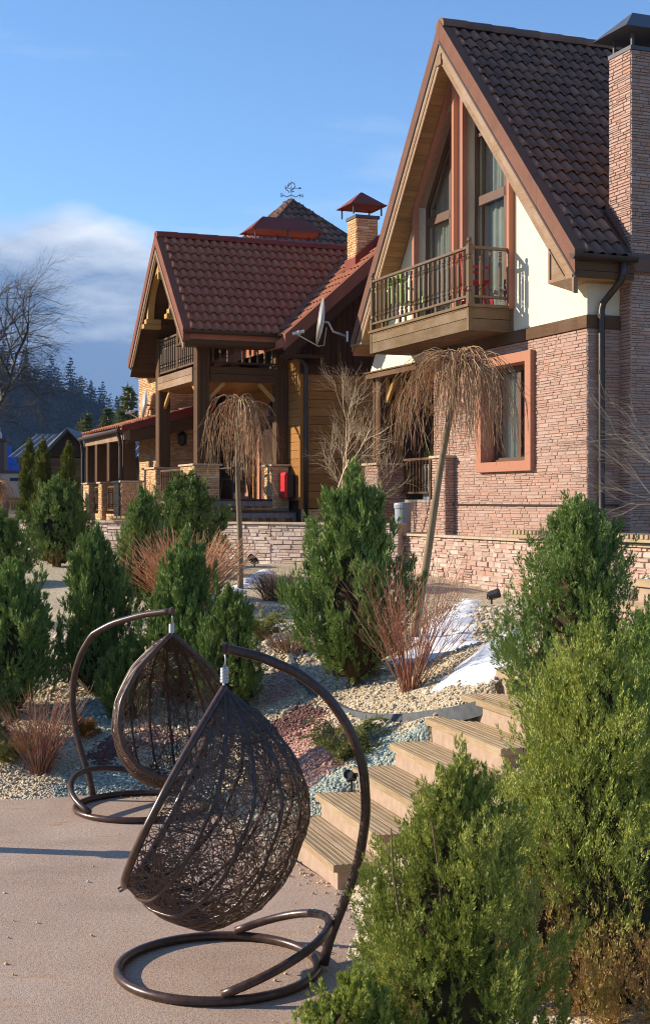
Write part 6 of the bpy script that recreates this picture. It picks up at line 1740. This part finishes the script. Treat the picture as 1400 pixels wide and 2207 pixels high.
# conifers: a ragged cone of drooping boughs
def conifer_mesh(name, seed, mat, whorls=15, per=8, sub=5):
    """one metre tall; scaled where it stands"""
    r_ = np.random.default_rng(seed); Ps = []; Ds = []; ln = []; wd = []
    for i in range(whorls):
        t_ = i/(whorls-1); L = .22*(1-t_)**.8*r_.uniform(.8, 1.15)+.012; z = .06+.90*t_
        for k in range(per):
            a = r_.uniform(0, 6.28); l = L*r_.uniform(.6, 1.2)
            d = np.array([np.cos(a), np.sin(a), -.35+.5*t_])
            for s in np.linspace(.1, .95, sub):
                p = np.array([0, 0, z])+d*l*s; dd = d+r_.normal(0, .5, 3); dd[2] -= .25
                Ps.append(p); Ds.append(dd); ln.append(.075*(1.15-t_*.6)*r_.uniform(.6, 1.3)); wd.append(.020*(1.1-t_*.5))
    Ps += [np.array([0, 0, .93])]*2; Ds += [np.array([0, 0, 1.0])]*2; ln += [.09]*2; wd += [.008]*2
    V, F = leaf_cloud(np.array(Ps), np.array(Ds), np.array(ln), np.array(wd), r_)
    return V, F
for k, (px, Y, h) in enumerate(((-14.6, 84, 5.6), (-13.5, 86, 6.0), (-12.7, 82, 6.3), (-11.9, 84, 6.8), (-11.2, 80, 7.4), (-15.9, 92, 5.4), (-13.2, 78, 5.7))):
    V, F = conifer_mesh('conifer', 80+k, 'conifer_mid', 26, 11, 7)
    e = empty('spruce', (px, Y, 1.8), k*1.3); e.scale = (h*1.05, h*1.05, h)
    tag(e, ['short sunlit spruce left of the barn gable', 'sunlit spruce just right of the barn gable', 'middle sunlit spruce of the group above the lean-to roof', 'broad sunlit spruce above the lean-to roof', 'tallest sunlit spruce next to the far stone wall', 'small pale spruce behind the barn roof', 'low sunlit spruce at the front of the group'][k], 'tree', 'sunlit spruces behind the barn')
    link('crown', np_mesh('crown', V, F, 'conifer_mid'), e); mb = MB(); mb.tube([(0, 0, -.02), (0, 0, .9)], [.015, .003], 6); mb.build('trunk', 'bark_grey', e)

# wooded hill
def hill_z(x, y):
    d = y-520
    cr = 88-.45*np.maximum(0, x+205)-.02*np.maximum(0, -205-x)
    s = np.clip(d/430, 0, 1.25)
    return 1.5+np.maximum(4, cr)*(np.sin(np.minimum(s, 1)*np.pi/2)**1.1)+6*np.sin(x*.021+1)*s+4*np.sin(x*.05+y*.01)*s
xs = np.arange(-700, 500, 20.0); ys = np.arange(505, 1300, 20.0)
X, Y = np.meshgrid(xs, ys); V = np.stack([X, Y, hill_z(X, Y)-1], -1).reshape(-1, 3)
I = np.arange(V.shape[0]).reshape(len(ys), len(xs)); F = np.stack([I[:-1, :-1], I[:-1, 1:], I[1:, 1:], I[1:, :-1]], -1).reshape(-1, 4)
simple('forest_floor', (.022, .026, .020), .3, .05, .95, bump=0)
struct(link('hill', np_mesh('hill', V, F, 'forest_floor', True)))
protos = [conifer_mesh('c', 90+i, None, 10, 5, 3) for i in range(4)]
r_ = np.random.default_rng(9); VV = []; FF = []; off = 0
for i in range(1500):
    x = r_.uniform(-290, -60); y = 540+r_.random()*420
    h = r_.uniform(11, 22); V, F = protos[i % 4]; a = r_.uniform(0, 6.28)
    c, s = math.cos(a), math.sin(a); wv = h*r_.uniform(.8, 1.15)
    Q = np.stack([(V[:, 0]*c-V[:, 1]*s)*wv+x, (V[:, 0]*s+V[:, 1]*c)*wv+y, V[:, 2]*h+float(hill_z(np.array(x), np.array(y)))-2], 1)
    VV.append(Q); FF.append(F+off); off += len(Q)
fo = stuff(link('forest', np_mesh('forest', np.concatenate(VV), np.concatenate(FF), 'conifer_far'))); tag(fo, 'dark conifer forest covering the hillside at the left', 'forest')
crest = [(-207, 900, 31), (-193, 905, 27), (-176, 905, 26), (-163, 900, 30), (-157, 905, 21), (-150, 900, 21), (-143, 903, 24), (-134, 905, 20)]
words_ = ['tallest spruce on the crest near the bare tree', 'second spruce on the crest right of the bare tree', 'short wide spruce midway along the hill crest', 'tall spruce with a double top midway along the crest', 'small spruce just right of the double topped one', 'narrow spruce in the dip of the hill crest', 'pointed spruce standing alone on the crest', 'spruce on the crest nearest to the timber house']
for k, (x, y, h) in enumerate(crest):
    V, F = conifer_mesh('crest', 110+k, 'conifer_far', 16, 8, 4)
    e = empty('crest_spruce', (x, y, float(hill_z(np.array(float(x)), np.array(float(y))))-2), k*.7); e.scale = (h, h, h); tag(e, words_[k], 'tree', 'spruces along the hill crest')
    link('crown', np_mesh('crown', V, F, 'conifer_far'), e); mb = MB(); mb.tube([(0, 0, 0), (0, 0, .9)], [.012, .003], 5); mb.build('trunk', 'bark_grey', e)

# an unseen western ridge, added to keep the wooded hill in shade
xs = np.arange(-1000, -400, 20.0); ys = np.arange(350, 1500, 25.0)
X, Y = np.meshgrid(xs, ys)
Z = 1.0+330*np.exp(-((X+690)/140)**2)*np.clip((Y-380)/180, 0, 1)*np.clip((1480-Y)/120, 0, 1)+12*np.sin(X*.02+Y*.013)
V = np.stack([X, Y, np.maximum(Z, .5)], -1).reshape(-1, 3); I = np.arange(V.shape[0]).reshape(len(ys), len(xs)); F = np.stack([I[:-1, :-1], I[:-1, 1:], I[1:, 1:], I[1:, :-1]], -1).reshape(-1, 4)
struct(link('hill', np_mesh('hill', V, F, 'forest_floor', True)))
# ------------------------------------------------------------------ air between here and the hill
hz = bpy.data.materials.new('haze_air'); hz.use_nodes = True; nt = hz.node_tree
for n in list(nt.nodes):
    if n.type != 'OUTPUT_MATERIAL': nt.nodes.remove(n)
pv_ = nt.nodes.new('ShaderNodeVolumePrincipled')
pv_.inputs['Color'].default_value = (.42, .62, 1.0, 1); pv_.inputs['Density'].default_value = .00011; pv_.inputs['Anisotropy'].default_value = .2
nt.links.new(pv_.outputs[0], nt.nodes['Material Output'].inputs['Volume'])
MATS['haze_air'] = hz
mb = MB(); mb.box(-1020, 560, -60, 1520, -1.5, 360)
hzo = stuff(mb.build('haze', 'haze_air')); tag(hzo, 'thin bluish air in front of the wooded hill', 'haze')
for o in bpy.data.objects:
    if '_dz' in o: del o['_dz']
